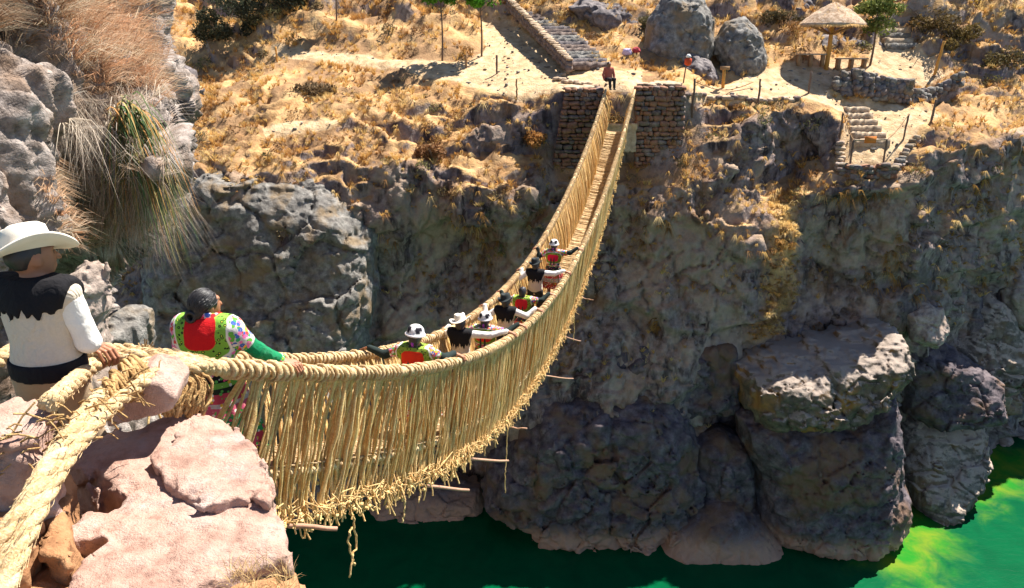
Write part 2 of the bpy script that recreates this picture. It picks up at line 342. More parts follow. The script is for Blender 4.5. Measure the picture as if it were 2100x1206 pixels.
def rbf_fit(C):
    S = C[:, :2] / 100; D = np.sqrt(((S[:, None] - S[None]) ** 2).sum(-1)); n = len(C)
    A = np.zeros((n + 3, n + 3)); A[:n, :n] = -D + np.eye(n) * 0.02; Q = np.hstack([np.ones((n, 1)), S]); A[:n, n:] = Q; A[n:, :n] = Q.T
    w_ = np.linalg.solve(A, np.concatenate([C[:, 2], [0, 0, 0]]))
    def f(px, py):
        X = np.stack([px, py], -1) / 100; o = w_[n] + w_[n + 1] * X[..., 0] + w_[n + 2] * X[..., 1]
        for k in range(n): o = o - w_[k] * np.sqrt(((X - S[k]) ** 2).sum(-1))
        return o
    return f
far_depth = rbf_fit(CP)
def grid_faces(nu, nv):
    i = np.arange(nu - 1)[:, None] * nv; j = np.arange(nv - 1)[None]
    return np.stack([i + j, i + nv + j, i + nv + j + 1, i + j + 1], -1).reshape(-1, 4)
def grid_normals(V):
    a = np.gradient(V, axis=0); b = np.gradient(V, axis=1); n = np.cross(a, b); return n / (np.linalg.norm(n, axis=-1)[..., None] + 1e-12)
gx = np.arange(-250, 2451, 4.5); gy = np.arange(1290, -261, -4.5)
GX, GY = np.meshgrid(gx, gy, indexing='ij')
PATHS = [[(985, 40), (1045, 50), (1180, 148), (1230, 142), (1315, 148), (1315, 186), (1150, 186), (1060, 205), (960, 175), (830, 143), (960, 128), (1000, 100)],
         [(1415, 178), (1470, 178), (1560, 150), (1640, 128), (1780, 128), (1800, 70), (1850, 60), (1880, 100), (1950, 150), (1900, 172), (1720, 150), (1690, 190), (1720, 212), (1900, 225), (1930, 240), (1880, 262), (1850, 345), (1715, 345), (1735, 230), (1650, 203), (1415, 208)],
         [(540, 262), (600, 248), (690, 246), (690, 258), (545, 280)], [(560, 100), (700, 112), (960, 128), (900, 142), (700, 128), (560, 112)]]
Q2 = np.stack([GX, GY], -1)
path_sd = np.min([poly_sd(Q2, p) for p in PATHS], axis=0)
pathm = smooth(14, -10, path_sd)
# masonry stands here: keep the sheet calm and behind it
calm = np.maximum(pathm, smooth(60, 10, poly_sd(Q2, [(1150, 170), (1410, 170), (1410, 340), (1140, 340)])))
V0 = W(GX, GY, far_depth(GX, GY)); 
for _ in range(2):
    k = V0.copy(); k[1:-1, 1:-1] = (V0[1:-1, 1:-1] * 2 + V0[:-2, 1:-1] + V0[2:, 1:-1] + V0[1:-1, :-2] + V0[1:-1, 2:]) / 6; V0 = k
N0 = grid_normals(V0)
steep = smooth(0.72, 0.35, N0[..., 2])
P = V0; S3 = np.array([1, 1, 0.45])
big = fbm(P * 0.28 * S3, 3, 3) * 0.9
warp = np.stack([1.5 * fbm(P * 0.45, 4, 31, .6), 1.5 * fbm(P * 0.45, 4, 131, .6), 2.2 * fbm(P * np.array([.45, .45, .3]), 4, 231, .6)], -1)
blk1, gap1, cv1 = worley(P * np.array([0.30, 0.30, 0.22]) + 0.35 * warp, 5)
blk2, gap2, cv2 = worley(P * np.array([0.9, 0.9, 0.6]) + 0.3 * warp, 6)
lz = P[..., 2] * .33 + .9 * fbm(P * np.array([.16, .16, .1]), 3, 85); lz = lz - np.floor(lz); bench = np.where(lz < .86, lz / .86, (1 - lz) / .14) - .5
bench = bench * smooth(-.3, .2, fbm(P * np.array([.22, .22, .3]), 2, 87))
rockd = big - 0.75 * bench + 0.75 * (cv1 - 0.5) + 0.22 * (cv2 - 0.5) - 0.35 * smooth(0.09, 0.0, gap1) * smooth(-.2, .3, fbm(P * .5, 2, 99)) - 0.18 * smooth(0.08, 0, gap2) + 0.20 * fbm(P * 1.3, 5, 9, 0.55) + 0.06 * ridge(P * np.array([2.2, 2.2, 0.9]), 3, 12)
hum = 0.55 * fbm(P * 0.35, 3, 21) + 0.28 * np.maximum(fbm(P * 1.1, 3, 22), -0.15) + 0.10 * fbm(P * 3.5, 3, 23) 
far_up = smooth(38, 44, P[..., 1])
hum = hum + far_up * (1.3 * ridge(P * 0.23, 3, 41) - 0.6 + 0.5 * fbm(P * 0.7, 3, 43))
led = P[..., 2] * 1.25 + 1.6 * fbm(P * np.array([.35, .35, .35]), 3, 81); led = led - np.floor(led); led = np.where(led < .8, led / .8, (1 - led) / .2) - .5
hum = hum + .5 * led * smooth(-.35, .15, fbm(P * .3, 2, 83)) * smooth(.97, .85, N0[..., 2])
disp = steep * rockd * 0.95 + (1 - steep) * hum
disp = disp * (1 - 0.92 * calm) + calm * 0.03 * fbm(P * 2.5, 3, 24)
V1 = V0 + N0 * disp[..., None]
N1 = grid_normals(V1)
veg = 1 - smooth(0.1, 0.6, steep) * 0.75
gully = smooth(12, -14, poly_sd(Q2, [(1590, 390), (1645, 390), (1625, 500), (1625, 570), (1600, 690), (1535, 705), (1550, 600), (1560, 480)])); veg = np.maximum(veg, gully); 
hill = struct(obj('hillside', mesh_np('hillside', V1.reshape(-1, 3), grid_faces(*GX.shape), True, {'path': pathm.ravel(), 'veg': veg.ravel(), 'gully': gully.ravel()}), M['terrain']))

# ------------------------------------------------------------------ river and its bed
WZ = -19.0
def mat_water():
    t = NT('green_river'); v = t.coord(obj=False); 
    n = t.noise(v, 0.22, 5, 0.6, 0.6); n2 = t.noise(v, 0.9, 5, 0.6, 0.5)
    deep = t.mix(n2, (0.0, 0.045, 0.017), (0.0, 0.10, 0.034))
    sh = t.rng_(t.math('ADD', t.attr('shallow'), t.math('MULTIPLY', t.math('SUBTRACT', t.noise(v, 0.5, 5, 0.62, 0.8), 0.5), 1.5)), 0.2, 0.95)
    c = t.mix(sh, deep, t.mix(t.rng_(n2, 0.35, 0.7), (0.015, 0.17, 0.014), (0.13, 0.20, 0.014)))
    t.color(c); t.b.inputs['Roughness'].default_value = 0.22; t.b.inputs['IOR'].default_value = 1.33; t.b.inputs['Specular IOR Level'].default_value = 0.16
    wv = t.coord((1, 2.2, 1), obj=False); t.normal(t.bump(t.math('ADD', t.noise(wv, 1.8, 4, 0.6, 0.4), t.math('MULTIPLY', t.noise(wv, 7, 3, 0.6), 0.3)), 0.18, 0.06))
    return t.m
wx = np.linspace(-70, 90, 161); wy = np.linspace(-30, 75, 141); WX, WY = np.meshgrid(wx, wy, indexing='ij')
wpx, wpy = proj(np.stack([WX, WY, np.full_like(WX, WZ)], -1))
SHAL = [Wz(a, b, WZ)[:2] for a, b in ((1830, 1050), (1950, 990), (2040, 925), (2140, 930), (2130, 985), (2020, 1010), (1990, 1040), (1900, 1040), (1920, 1110), (1900, 1206), (1800, 1150))]
SHAL2 = [(-9.5, 15), (-7.2, 19.5), (-7.4, 22.5), (-11, 24), (-14, 18)]
q2 = np.stack([WX, WY], -1); shal = np.maximum(smooth(2.6, -1.6, poly_sd(q2, SHAL)), 0.8 * smooth(1.4, -1.2, poly_sd(q2, SHAL2)))
river = struct(obj('river', mesh_np('river', np.stack([WX, WY, np.full_like(WX, WZ)], -1).reshape(-1, 3), grid_faces(*WX.shape), True, {'shallow': shal.ravel()}), mat_water()))
bed = struct(obj('river_bed', mesh_np('river_bed', [(-120, -60, -24), (140, -60, -24), (140, 120, -24), (-120, 120, -24)], [[0, 1, 2, 3]], False), M['ochrerock']))

# ------------------------------------------------------------------ near bank: the cliff on the left, wrapping round behind its edge
NC = [  # py, then (px, Y) along the row from off-frame left to the outer edge, then round behind it
 (-260, [(-700, 9), (-350, 9.5), (-100, 11), (120, 12.5), (250, 14), (330, 16), (340, 22), (250, 30)]),
 (-100, [(-700, 7.5), (-350, 7.8), (-100, 9), (120, 11), (240, 12.5), (330, 15), (340, 20), (250, 28)]),
 (0,    [(-700, 6.2), (-350, 6.6), (-100, 8), (60, 9.4), (200, 11.2), (305, 13.5), (318, 18), (230, 27)]),
 (110,  [(-700, 5.8), (-350, 6.2), (-100, 7.4), (50, 8.6), (190, 10.2), (300, 12.4), (315, 17), (220, 26)]),
 (200,  [(-700, 5.7), (-350, 6.0), (-100, 7.0), (40, 8.0), (170, 9.6), (330, 11.6), (345, 16), (240, 26)]),
 (300,  [(-700, 5.6), (-350, 5.9), (-100, 6.9), (40, 7.7), (150, 9.6), (240, 9.6), (352, 11.2), (250, 26)]),
 (400,  [(-700, 5.5), (-350, 5.8), (-100, 6.8), (40, 7.6), (140, 9.8), (230, 9.8), (330, 11.2), (230, 25)]),
 (480,  [(-700, 5.5), (-350, 5.8), (-100, 6.8), (60, 7.8), (150, 9.6), (225, 10.2), (270, 11.6), (190, 24)]),
 (560,  [(-700, 5.4), (-350, 5.7), (-100, 6.8), (40, 8.5), (110, 10.6), (160, 12.5), (210, 15), (150, 24)]),
 (640,  [(-700, 5.3), (-350, 5.6), (-100, 6.8), (40, 8.4), (110, 10.5), (160, 12.5), (210, 15), (150, 24)]),
 (760,  [(-700, 5.2), (-350, 5.5), (-100, 6.6), (40, 8.0), (120, 9.8), (200, 11), (260, 13), (200, 22)]),
 (1000, [(-700, 5), (-350, 5.2), (-100, 6.2), (40, 7.4), (160, 9), (260, 10.5), (330, 12.5), (260, 20)]),
 (1290, [(-700, 5), (-350, 5.2), (-100, 6.2), (60, 7.8), (200, 9.5), (300, 11.5), (380, 14), (330, 20)])]
nu, nv = 330, 300
rows = []
for py, r_ in NC:
    c = catmull([W(px, py, Y) for px, Y in r_], nu); rows.append(c)
rows = np.array(rows)                                    # rows, nu, 3
low = rows[-1].copy(); low[:, 2] = -21; low[:, 1] += 1.5
rows = np.concatenate([rows, low[None]])
Vn = np.stack([catmull(rows[:, i], nv) for i in range(nu)])[:, ::-1]          # bottom to top
Nn = grid_normals(Vn)
st_n = smooth(0.72, 0.4, Nn[..., 2])
wv = Vn + .25 * np.stack([noise(Vn * .8, 71), noise(Vn * .8, 72), noise(Vn * .5, 73)], -1)
b1, g1, c1 = worley(wv * np.array([.95, .95, 0.2]), 15); b2, g2, c2 = worley(wv * np.array([3.0, 3.0, .9]), 16)
dn = st_n * (0.38 * (c1 - 0.5) + 0.14 * (c2 - 0.5) - 0.22 * smooth(0.16, 0, g1) - 0.07 * smooth(0.12, 0, g2) + 0.30 * fbm(Vn * np.array([1.5, 1.5, 0.5]), 5, 51, 0.58) + .10 * ridge(Vn * np.array([3.5, 3.5, .8]), 3, 54)) + (1 - st_n) * 0.3 * fbm(Vn * 1.6, 4, 52)
dn += 0.06 * fbm(Vn * 5, 3, 53)
Vn = Vn + Nn * dn[..., None]; Nn = grid_normals(Vn)
M['nearcliff'] = mat_rock('warm_grey_cliff', (0.09, 0.07, 0.058), (0.32, 0.265, 0.235), (0.52, 0.455, 0.415), 2.6, None, (0.22, 0.14, 0.09), 0.09)
ncliff = struct(obj('near_cliff', mesh_np('near_cliff', Vn.reshape(-1, 3), grid_faces(nu, nv), True), M['nearcliff']))
# ------------------------------------------------------------------ rocks
def to_obj_space(o, V, c):                    # put the origin of a mesh at its own base
    return np.asarray(V) - np.asarray(c)
def rock_obj(name, V, F, mat, label=None, cat='boulder', parent=None, group=None):
    V = np.asarray(V, float); c = np.array([V[:, 0].mean(), V[:, 1].mean(), V[:, 2].min()])
    o = obj(name, mesh_np(name, V - c, F), mat, parent); o.location = c
    if label: tag(o, label, cat, group)
    return o
def slab(poly, ztop, thick, h=0.03, r=0.04, amp=0.05, seed=0, tilt=(0, 0), rough=0.012, zpx=None):
    pw = Wz([p[0] for p in poly], [p[1] for p in poly], ztop if zpx is None else zpx)[:, :2]
    c = pw.mean(0); zc = ztop - thick / 2
    def f(G):
        zz = G[..., 2] - tilt[0] * (G[..., 0] - c[0]) - tilt[1] * (G[..., 1] - c[1])
        Gw = G + 0.06 * noise(G * 3, seed + 9)[..., None]
        _, g1, c1 = worley(Gw * np.array([3.2, 3.2, 4.5]), seed + 1); _, g2, c2 = worley(Gw * np.array([7.5, 7.5, 9]), seed + 2)
        a = poly_sd(G[..., :2], pw) + r + amp * (1.1 * (c1 - 0.5) + 0.5 * (c2 - 0.5)) + amp * 0.8 * fbm(G * 3, 3, seed)
        top = zz > zc
        b = np.abs(zz - zc) - thick / 2 + r + amp * 0.55 * fbm(G * 1.7, 4, seed + 3) + np.where(top, 0.006 * (c1 - 0.5), 0) + amp * 0.9 * smooth(-0.09, 0.0, a) * (c2 - 0.2)
        d = np.minimum(np.maximum(a, b), 0) + np.hypot(np.maximum(a, 0), np.maximum(b, 0)) - r
        return d + rough * fbm(G * 9, 4, seed + 5, .6)
    lo = np.array([*(pw.min(0) - 0.15), ztop - thick - 0.25]); hi = np.array([*(pw.max(0) + 0.15), ztop + 0.25])
    return nets(f, lo, hi, h)
def pillow(poly, Y, thick, h=0.07, amp=0.22, seed=0, rr=0.9, lean=0.0, freq=1.0, vert=1.0, power=0.5):
    """boulder with the given outline across the line of sight, rounded in depth"""
    pw = W([p[0] for p in poly], [p[1] for p in poly], Y)[:, [0, 2]]; zc = pw[:, 1].mean()
    def f(G):
        n = fbm(G * 0.8 * freq * np.array([1, 1, vert]), 5, seed, 0.52)
        d2 = poly_sd(G[..., [0, 2]], pw) + amp * 0.55 * n
        _, gp, cv = worley(G * 0.75 * freq + 0.25 * noise(G * 0.9 * freq, seed + 2)[..., None], seed + 1)
        q = np.clip(1 + d2 / rr, 0, 1.6); prof = np.where(d2 < 0, np.power(np.clip(1 - q * q, 0, 1), power), -np.clip(d2, 0, 1))
        yc = Y + lean * (G[..., 2] - zc)
        _, gq, cq = worley(G * 1.9 * freq * np.array([1, 1, 1.5]) + 0.3 * noise(G * 1.7 * freq, seed + 6)[..., None], seed + 5)
        return np.abs(G[..., 1] - yc) - thick * prof + amp * (n + 0.9 * (cv - 0.5)) + amp * 0.5 * (cq - .5) + amp * 0.7 * smooth(0.10, 0, gp) + amp * .3 * smooth(.08, 0, gq) + amp * 0.3 * fbm(G * 4 * freq, 3, seed + 4)
    e = abs(lean) * (pw[:, 1].max() - pw[:, 1].min()) / 2
    lo = np.array([pw[:, 0].min() - 0.4, Y - thick - 0.6 - e, pw[:, 1].min() - 0.4]); hi = np.array([pw[:, 0].max() + 0.4, Y + thick + 0.6 + e, pw[:, 1].max() + 0.4])
    return nets(f, lo, hi, h)
BOULDERS = [
 ([(1510,850),(1560,838),(1640,845),(1720,835),(1790,790),(1830,800),(1838,870),(1835,950),(1852,1000),(1845,1050),(1800,1100),(1730,1128),(1640,1130),(1600,1105),(1555,1075),(1540,1030),(1545,960),(1520,900)], 28.2, 2.6, 0.085, 0.24, 0.05, 'cliffrock', 'huge dark rounded boulder standing at the edge of the green water', 2.2, 1.6),
 ([(1512,745),(1560,718),(1650,708),(1760,690),(1830,665),(1852,700),(1845,745),(1790,800),(1700,838),(1620,848),(1540,838),(1510,805)], 29.0, 2.5, 0.075, 0.38, 0.30, 'ochrerock', 'flat slab with pale crusted top resting on the huge dark boulder', 1.1, 1.2),
 ([(1340,1108),(1380,1060),(1440,1025),(1500,1012),(1550,1050),(1600,1100),(1632,1130),(1580,1150),(1480,1154),(1400,1142)], 27.2, 1.8, 0.07, 0.10, 0.25, 'cliffrock', 'low smooth boulder at the waterline left of the huge boulder', 1.0, 1.4),
 ([(1425,905),(1480,880),(1530,905),(1548,960),(1542,1030),(1505,1065),(1450,1075),(1428,1020),(1415,960)], 28.4, 1.5, 0.07, 0.2, 0.1, 'cliffrock', 'dark jagged rock wedged left of the huge boulder', 1.0, 1.0),
 ([(1090,820),(1200,792),(1330,790),(1400,830),(1432,900),(1444,1000),(1432,1085),(1340,1114),(1250,1122),(1160,1112),(1105,1102),(1062,1060),(990,1015),(1000,945),(1060,885)], 28.6, 2.4, 0.085, 0.42, 0.03, 'cliffrock', 'broad dark rock mass overhanging the water below the bridge', 1.8, 1.0),
 ([(1828,930),(1860,870),(1930,835),(2000,850),(2030,890),(2010,935),(1990,955),(1930,992),(1850,1025),(1830,980)], 31.2, 2.0, 0.07, 0.26, 0.8, 'crustrock', 'pale topped rock sloping into the river right of the huge boulder', 1.1, 1.0),
 ([(1930,700),(1985,640),(2040,602),(2078,640),(2105,700),(2090,765),(2020,790),(1940,770)], 34.2, 1.6, 0.08, 0.24, 0.3, 'crustrock', 'dark rock with a sunlit right rim above the pebble pile', 1.0, 1.0),
 ([(1855,640),(1900,612),(1932,625),(1937,670),(1900,702),(1862,690)], 30.6, 0.9, 0.06, 0.2, 0.5, 'palerock', 'small sunlit rock knob halfway up the right cliff', 0.6, 1.5),
 ([(735,1050),(800,1000),(900,985),(985,1000),(990,1035),(920,1062),(830,1078),(765,1075)], 29.6, 1.3, 0.07, 0.2, 0.2, 'cliffrock', 'low grey shelf of rock at the waterline seen under the bridge fringe', 0.7, 1.2),
 ([(300,420),(385,365),(440,340),(560,340),(650,370),(730,415),(772,485),(782,580),(765,680),(740,800),(500,830),(360,800),(310,600)], 28.9, 2.3, 0.08, 0.42, 0.30, 'greyrock', 'bulging grey rock buttress on the far bank left of the bridge', 1.9, 0.7),
 ([(1328,40),(1370,-15),(1440,-15),(1466,40),(1462,100),(1440,150),(1400,178),(1345,175),(1320,110)], 37.4, 1.5, 0.08, 0.22, 0.1, 'greyrock', 'tallest lichen-grey boulder right of the stone stairs', 1.3, 1.3),
 ([(1458,85),(1490,45),(1530,35),(1562,70),(1569,130),(1556,172),(1500,180),(1468,168),(1478,130)], 37.0, 1.2, 0.07, 0.2, 0.1, 'greyrock', 'upright lichen-grey boulder behind the orange sign post', 1.0, 1.4),
 ([(1383,142),(1420,113),(1460,125),(1474,160),(1462,182),(1393,182)], 35.8, 0.9, 0.06, 0.15, 0.1, 'purplerock', 'low boulder in front of the two tall grey boulders', 0.8, 1.4),
 ([(1640,98),(1680,72),(1750,70),(1805,82),(1835,100),(1795,128),(1740,140),(1660,142)], 40.4, 1.3, 0.08, 0.24, 0.3, 'purplerock', 'dark rock outcrop behind the thatched shelter', 0.9, 1.2),
 ([(1150,15),(1200,-5),(1290,0),(1326,60),(1322,112),(1285,112),(1250,92),(1180,45)], 41.0, 1.6, 0.09, 0.34, 0.35, 'purplerock', 'dark shaded rock face beside the top of the stairs', 1.0, 1.0),
 ([(1560,40),(1600,0),(1660,-20),(1680,40),(1650,75),(1590,95),(1565,85)], 42.0, 1.2, 0.08, 0.28, 0.3, 'purplerock', 'dark brushy rock between upright boulder and shelter roof', 0.9, 1.2),
 ([(316,155),(350,130),(395,143),(407,190),(392,237),(345,243),(313,212)], 30.0, 0.9, 0.06, 0.2, 0.1, 'purplerock', 'purple-grey rounded rock on the golden slope beside the left cliff', 0.8, 1.7),
 ([(348,44),(378,14),(432,18),(425,52),(372,62)], 48.0, 0.8, 0.08, 0.2, 0.3, 'greyrock', 'grey rock in golden grass, left one at the hill top', 0.8, 1.4),
 ([(438,12),(500,-10),(524,30),(472,48)], 48.5, 0.9, 0.08, 0.22, 0.3, 'purplerock', 'grey rock in golden grass, right one at the hill top', 0.8, 1.4),
 ([(194,664),(238,638),(290,650),(305,720),(290,790),(200,790)], 13.0, 1.0, 0.045, 0.16, 0.3, 'greyrock', 'blue-grey rock below the cave mouth, left of the woman', 0.6, 1.8),
 ([(105,615),(138,568),(182,545),(206,582),(212,640),(206,685),(222,740),(240,800),(110,820)], 7.6, 0.42, 0.025, 0.09, 0.2, 'palerock', 'beige weathered rock pillar behind the man in the hat', 0.3, 3.2),
 ([(1830,700),(1880,690),(1960,720),(2040,770),(2030,840),(1960,850),(1880,860),(1836,830)], 32.0, 1.8, 0.08, 0.36, 0.35, 'cliffrock', 'dark ledge rock bridging the huge boulder and the right cliff', 1.0, 1.0),
 ([(1100,690),(1250,672),(1400,680),(1500,690),(1520,760),(1500,830),(1400,840),(1250,820),(1130,810)], 29.8, 1.5, 0.085, 0.36, 0.15, 'cliffrock', 'long dark rock band below the horizontal crack behind the bridge', 1.0, 1.0),
 ([(2055,600),(2090,560),(2140,570),(2160,640),(2120,680),(2070,660)], 34.6, 1.0, 0.07, 0.2, 0.3, 'palerock', 'pale round boulder at the right edge above the dark rock', 0.7, 1.3),
]
for k, (poly, Y, th, h, amp, lean, mt, lab, rr, fq) in enumerate(BOULDERS):
    V, F = pillow(poly, Y, th, h, amp, 100 + 7 * k, rr, lean, fq)
    rock_obj('boulder', V, F, M[mt], lab)
# pile of broken stones on the right shore
def stone_mesh(name, seed, n=2, ex=.72):
    bm = bmesh.new(); bmesh.ops.create_icosphere(bm, subdivisions=n, radius=0.5)
    V = np.array([v.co for v in bm.verts]); s = np.sign(V) * np.abs(V / 0.5) ** ex * 0.5
    s = s * (1 + 0.5 * noise(V * 1.6, seed))[:, None] + 0.06 * np.stack([noise(V * 3.1, seed + k) for k in range(3)], -1)
    F = np.array([[v.index for v in f.verts] for f in bm.faces]); bm.free()
    return mesh_np(name, s, F, False)
STONES = [stone_mesh('stone', 300 + k, 2) for k in range(7)]
BLOCKS = [stone_mesh('block', 320 + k, 2, .5) for k in range(9)]
def put_stone(name, meshes, mat, parent, loc, size, rz=None, tilt=0.15):
    me = meshes[random.randrange(len(meshes))]; key = me.name + mat.name
    if key not in put_stone.c:
        m2 = me.copy(); m2.materials.append(mat); put_stone.c[key] = m2
    o = obj(name, put_stone.c[key], None, parent); o.location = Vector(loc); o.scale = size
    o.rotation_euler = (random.uniform(-tilt, tilt), random.uniform(-tilt, tilt), random.uniform(0, 6.28) if rz is None else rz + random.uniform(-tilt, tilt)); return o
put_stone.c = {}
def far_ground(px, py): return W(px, py, far_depth(np.array(px, float), np.array(py, float)))
pile = thing('rock_pile', 'heap of pale broken rocks on the shore at the right edge', 'rock pile')
for k in range(46):
    py = random.uniform(790, 945); px = random.uniform(max(2030, 2085 - (py - 790) * 0.35), 2180); s = random.uniform(0.35, 1.0) * (1.5 if k < 8 else 1)
    p = W(px, py, far_depth(np.array(px), np.array(py)) - 0.3)
    put_stone('rock', STONES, M['palerock' if k % 3 else 'greyrock'], pile, p, (s, s * .8, s * .7), tilt=0.6)

# ------------------------------------------------------------------ near abutment: the stones the right-hand ropes pass over
A1 = [(128,930),(215,892),(350,853),(430,848),(522,903),(546,960),(558,1025),(575,1060),(587,1130),(480,1152),(405,1188),(330,1240),(130,1330),(140,1206),(165,1165),(245,1108),(228,1088),(162,1092),(152,1078),(215,1038),(238,1012),(185,965)]
V, F = slab(A1, -0.10, 0.42, 0.0135, 0.008, 0.06, 1, rough=0.016)
ab = thing('near_abutment', 'pinkish sandstone abutment in the foreground carrying the thick anchor ropes', 'abutment')
rock_obj('capstone', V, F, M['pinkstone'], parent=ab)
V, F = slab([(320,932),(360,890),(432,852),(520,905),(545,960),(557,1022),(548,1030),(520,1013),(470,1018),(420,1033),(372,1010),(336,985)], -0.045, 0.16, 0.0125, 0.006, 0.04, 21, rough=0.014)
rock_obj('cracked_slab', V, F, M['pinkstone'], parent=ab)
LOW = [([(120,945),(190,935),(400,880),(540,940),(575,1080),(590,1160),(595,1400),(100,1400),(150,1180),(170,1040)], -0.50, 0.9, 'brownstone', 31),
       ([(-120,935),(20,925),(66,940),(74,1030),(60,1120),(-120,1180)], 0.12, 1.4, 'brownstone', 32), ([(76,955),(118,938),(140,975),(146,1060),(138,1140),(84,1130)], 0.02, 1.3, 'brownstone', 36), ([(-120,1150),(60,1130),(130,1150),(140,1240),(120,1420),(-120,1420)], -.12, 1.2, 'brownstone', 37),
       ([(430,1172),(575,1108),(600,1165),(606,1300),(420,1330)], -0.20, 0.5, 'brownstone', 33),
       ([(-90,830),(20,822),(75,828),(102,850),(80,892),(20,908),(-90,918)], 0.45, 0.55, 'pinkstone', 34),
       ([(100,960),(300,900),(540,930),(600,1100),(620,1500),(60,1600),(90,1200)], -1.30, 2.6, 'brownstone', 35)]
for poly, zt, th, mt, sd in LOW:
    V, F = slab(poly, zt, th, 0.025, 0.02, 0.11 if sd in (31, 35) else .05, sd, rough=0.02, zpx=-0.2 if zt < -0.4 else None)
    rock_obj('stone', V, F, M[mt], parent=ab)
pf = W([216, 221, 250, 286, 330, 356, 352, 300], [880, 840, 800, 783, 791, 818, 846, 863], 3.72)[:, [0, 2]]
def fstone(G):
    a = poly_sd(G[..., [0, 2]] - 0.25 * np.stack([0 * G[..., 1], np.maximum(G[..., 1] - 3.72, 0)], -1), pf) + 0.02 + 0.02 * fbm(G * 5, 3, 61); b = np.abs(G[..., 1] - 3.86) - 0.14 + 0.02 + 0.015 * fbm(G * 6, 3, 62)
    return np.minimum(np.maximum(a, b), 0) + np.hypot(np.maximum(a, 0), np.maximum(b, 0)) - 0.02 + 0.006 * fbm(G * 14, 2, 63)
V, F = nets(fstone, [pf[:, 0].min() - .1, 3.6, pf[:, 1].min() - .1], [pf[:, 0].max() + .1, 4.15, pf[:, 1].max() + .25], 0.014)
rock_obj('stone', V, F, M['pinkstone'], 'half-round pink stone leaning against the rope on the abutment', 'stone')
# ------------------------------------------------------------------ the grass-rope bridge
def mat_straw(name, c=(0.93, 0.64, 0.31), dark=(0.72, 0.43, 0.17), scale=60, sat=1):
    t = NT(name); v = t.coord(obj=False); f = t.noise(v, scale, 3, 0.6); g = t.noise(v, scale / 6, 3, 0.6)
    k = t.mix(t.rng_(f, 0.35, 0.7), dark, c); k = t.mix(t.math('MULTIPLY', t.rng_(g, 0.45, 0.7), 0.6), k, tuple(min(1, x * 1.22 + 0.03) for x in c))
    k = t.mix(1.0, k, t.attr('col', 'Color'), 'MULTIPLY'); t.color(k); t.b.inputs['Roughness'].default_value = 0.95; t.b.inputs['Specular IOR Level'].default_value = 0.08
    t.normal(t.bump(t.math('ADD', f, t.math('MULTIPLY', t.noise(v, scale * 2.6, 3, .7), .7)), 0.9, 0.016))
    tr = t.n('ShaderNodeBsdfTranslucent'); t.put(k, tr.inputs['Color']); mx = t.n('ShaderNodeMixShader'); mx.inputs[0].default_value = .1; t.l(t.b.outputs[0], mx.inputs[1]); t.l(tr.outputs[0], mx.inputs[2]); t.l(mx.outputs[0], t.out.inputs['Surface']); return t.m
M['straw'] = mat_straw('golden_straw_cord'); M['rope'] = mat_straw('pale_straw_rope', (0.88, 0.66, 0.40), (0.68, 0.44, 0.21), 80)
M['fibre'] = mat_straw('loose_straw_fibre', (0.58, 0.38, 0.17), (0.36, 0.2, 0.08), 30)
M['stick'] = plain('peeled_branch', (0.42, 0.24, 0.16), 0.7, 0.35, 20)
M['mat'] = mat_straw('reed_floor_mat', (0.66, 0.50, 0.30), (0.42, 0.27, 0.13), 40)
RA = W(420, 748, 4.3); RB = W(1301, 188, 31.5)
BD = (RB - RA) * np.array([1, 1, 0]); BL = np.linalg.norm(BD); BD /= BL; BN = np.array([-BD[1], BD[0], 0])      # along, and to the left
mz = np.array([hit(a, b, RA, RB) for a, b in ((420,748),(500,757),(620,770),(750,770),(850,757),(950,735),(1050,690),(1120,630),(1170,555),(1210,470),(1250,370),(1280,270),(1301,188))])
ms = (mz - RA) @ BD
pz = np.polyfit(ms, mz[:, 2], 5)
def rail(s, side=0.0):                        # side 0 right rope, 1.2 left rope
    s = np.asarray(s, float); return RA + BD * s[..., None] * 1.0 - np.array([0, 0, RA[2]]) + BN * np.asarray(side, float)[..., None] + np.array([0, 0, 1]) * np.polyval(pz, s)[..., None]
WID = 1.2; INS = 0.2
mb_ = np.array([hit(a, b, RA + BN * INS, RB + BN * INS) for a, b in ((590,1055),(700,1030),(850,985),(960,915),(1050,845),(1110,775),(1160,690),(1195,592),(1225,495),(1255,395),(1275,318),(1283,262))])
sb = (mb_ - RA) @ BD; drop_m = np.polyval(pz, sb) - mb_[:, 2]
pd = np.polyfit(sb, drop_m, 3)
def drop(s): return np.clip(np.polyval(pd, np.clip(s, 0.3, 27.8)), 0.85, 1.75)
def deck(s, u):                               # u: 0 right edge .. 1 left edge
    s = np.asarray(s, float); u = np.asarray(u, float); p = rail(s, INS + u * (WID - 2 * INS)); p[..., 2] -= drop(s) - 0.03 + 0.05 * np.sin(u * math.pi); return p
def floor_(s, u):                             # the walking surface lies above the lowest turn of the cords
    p = deck(s, u); p[..., 2] += .44 - .30 * smooth(16, 26, np.asarray(s, float)); return p
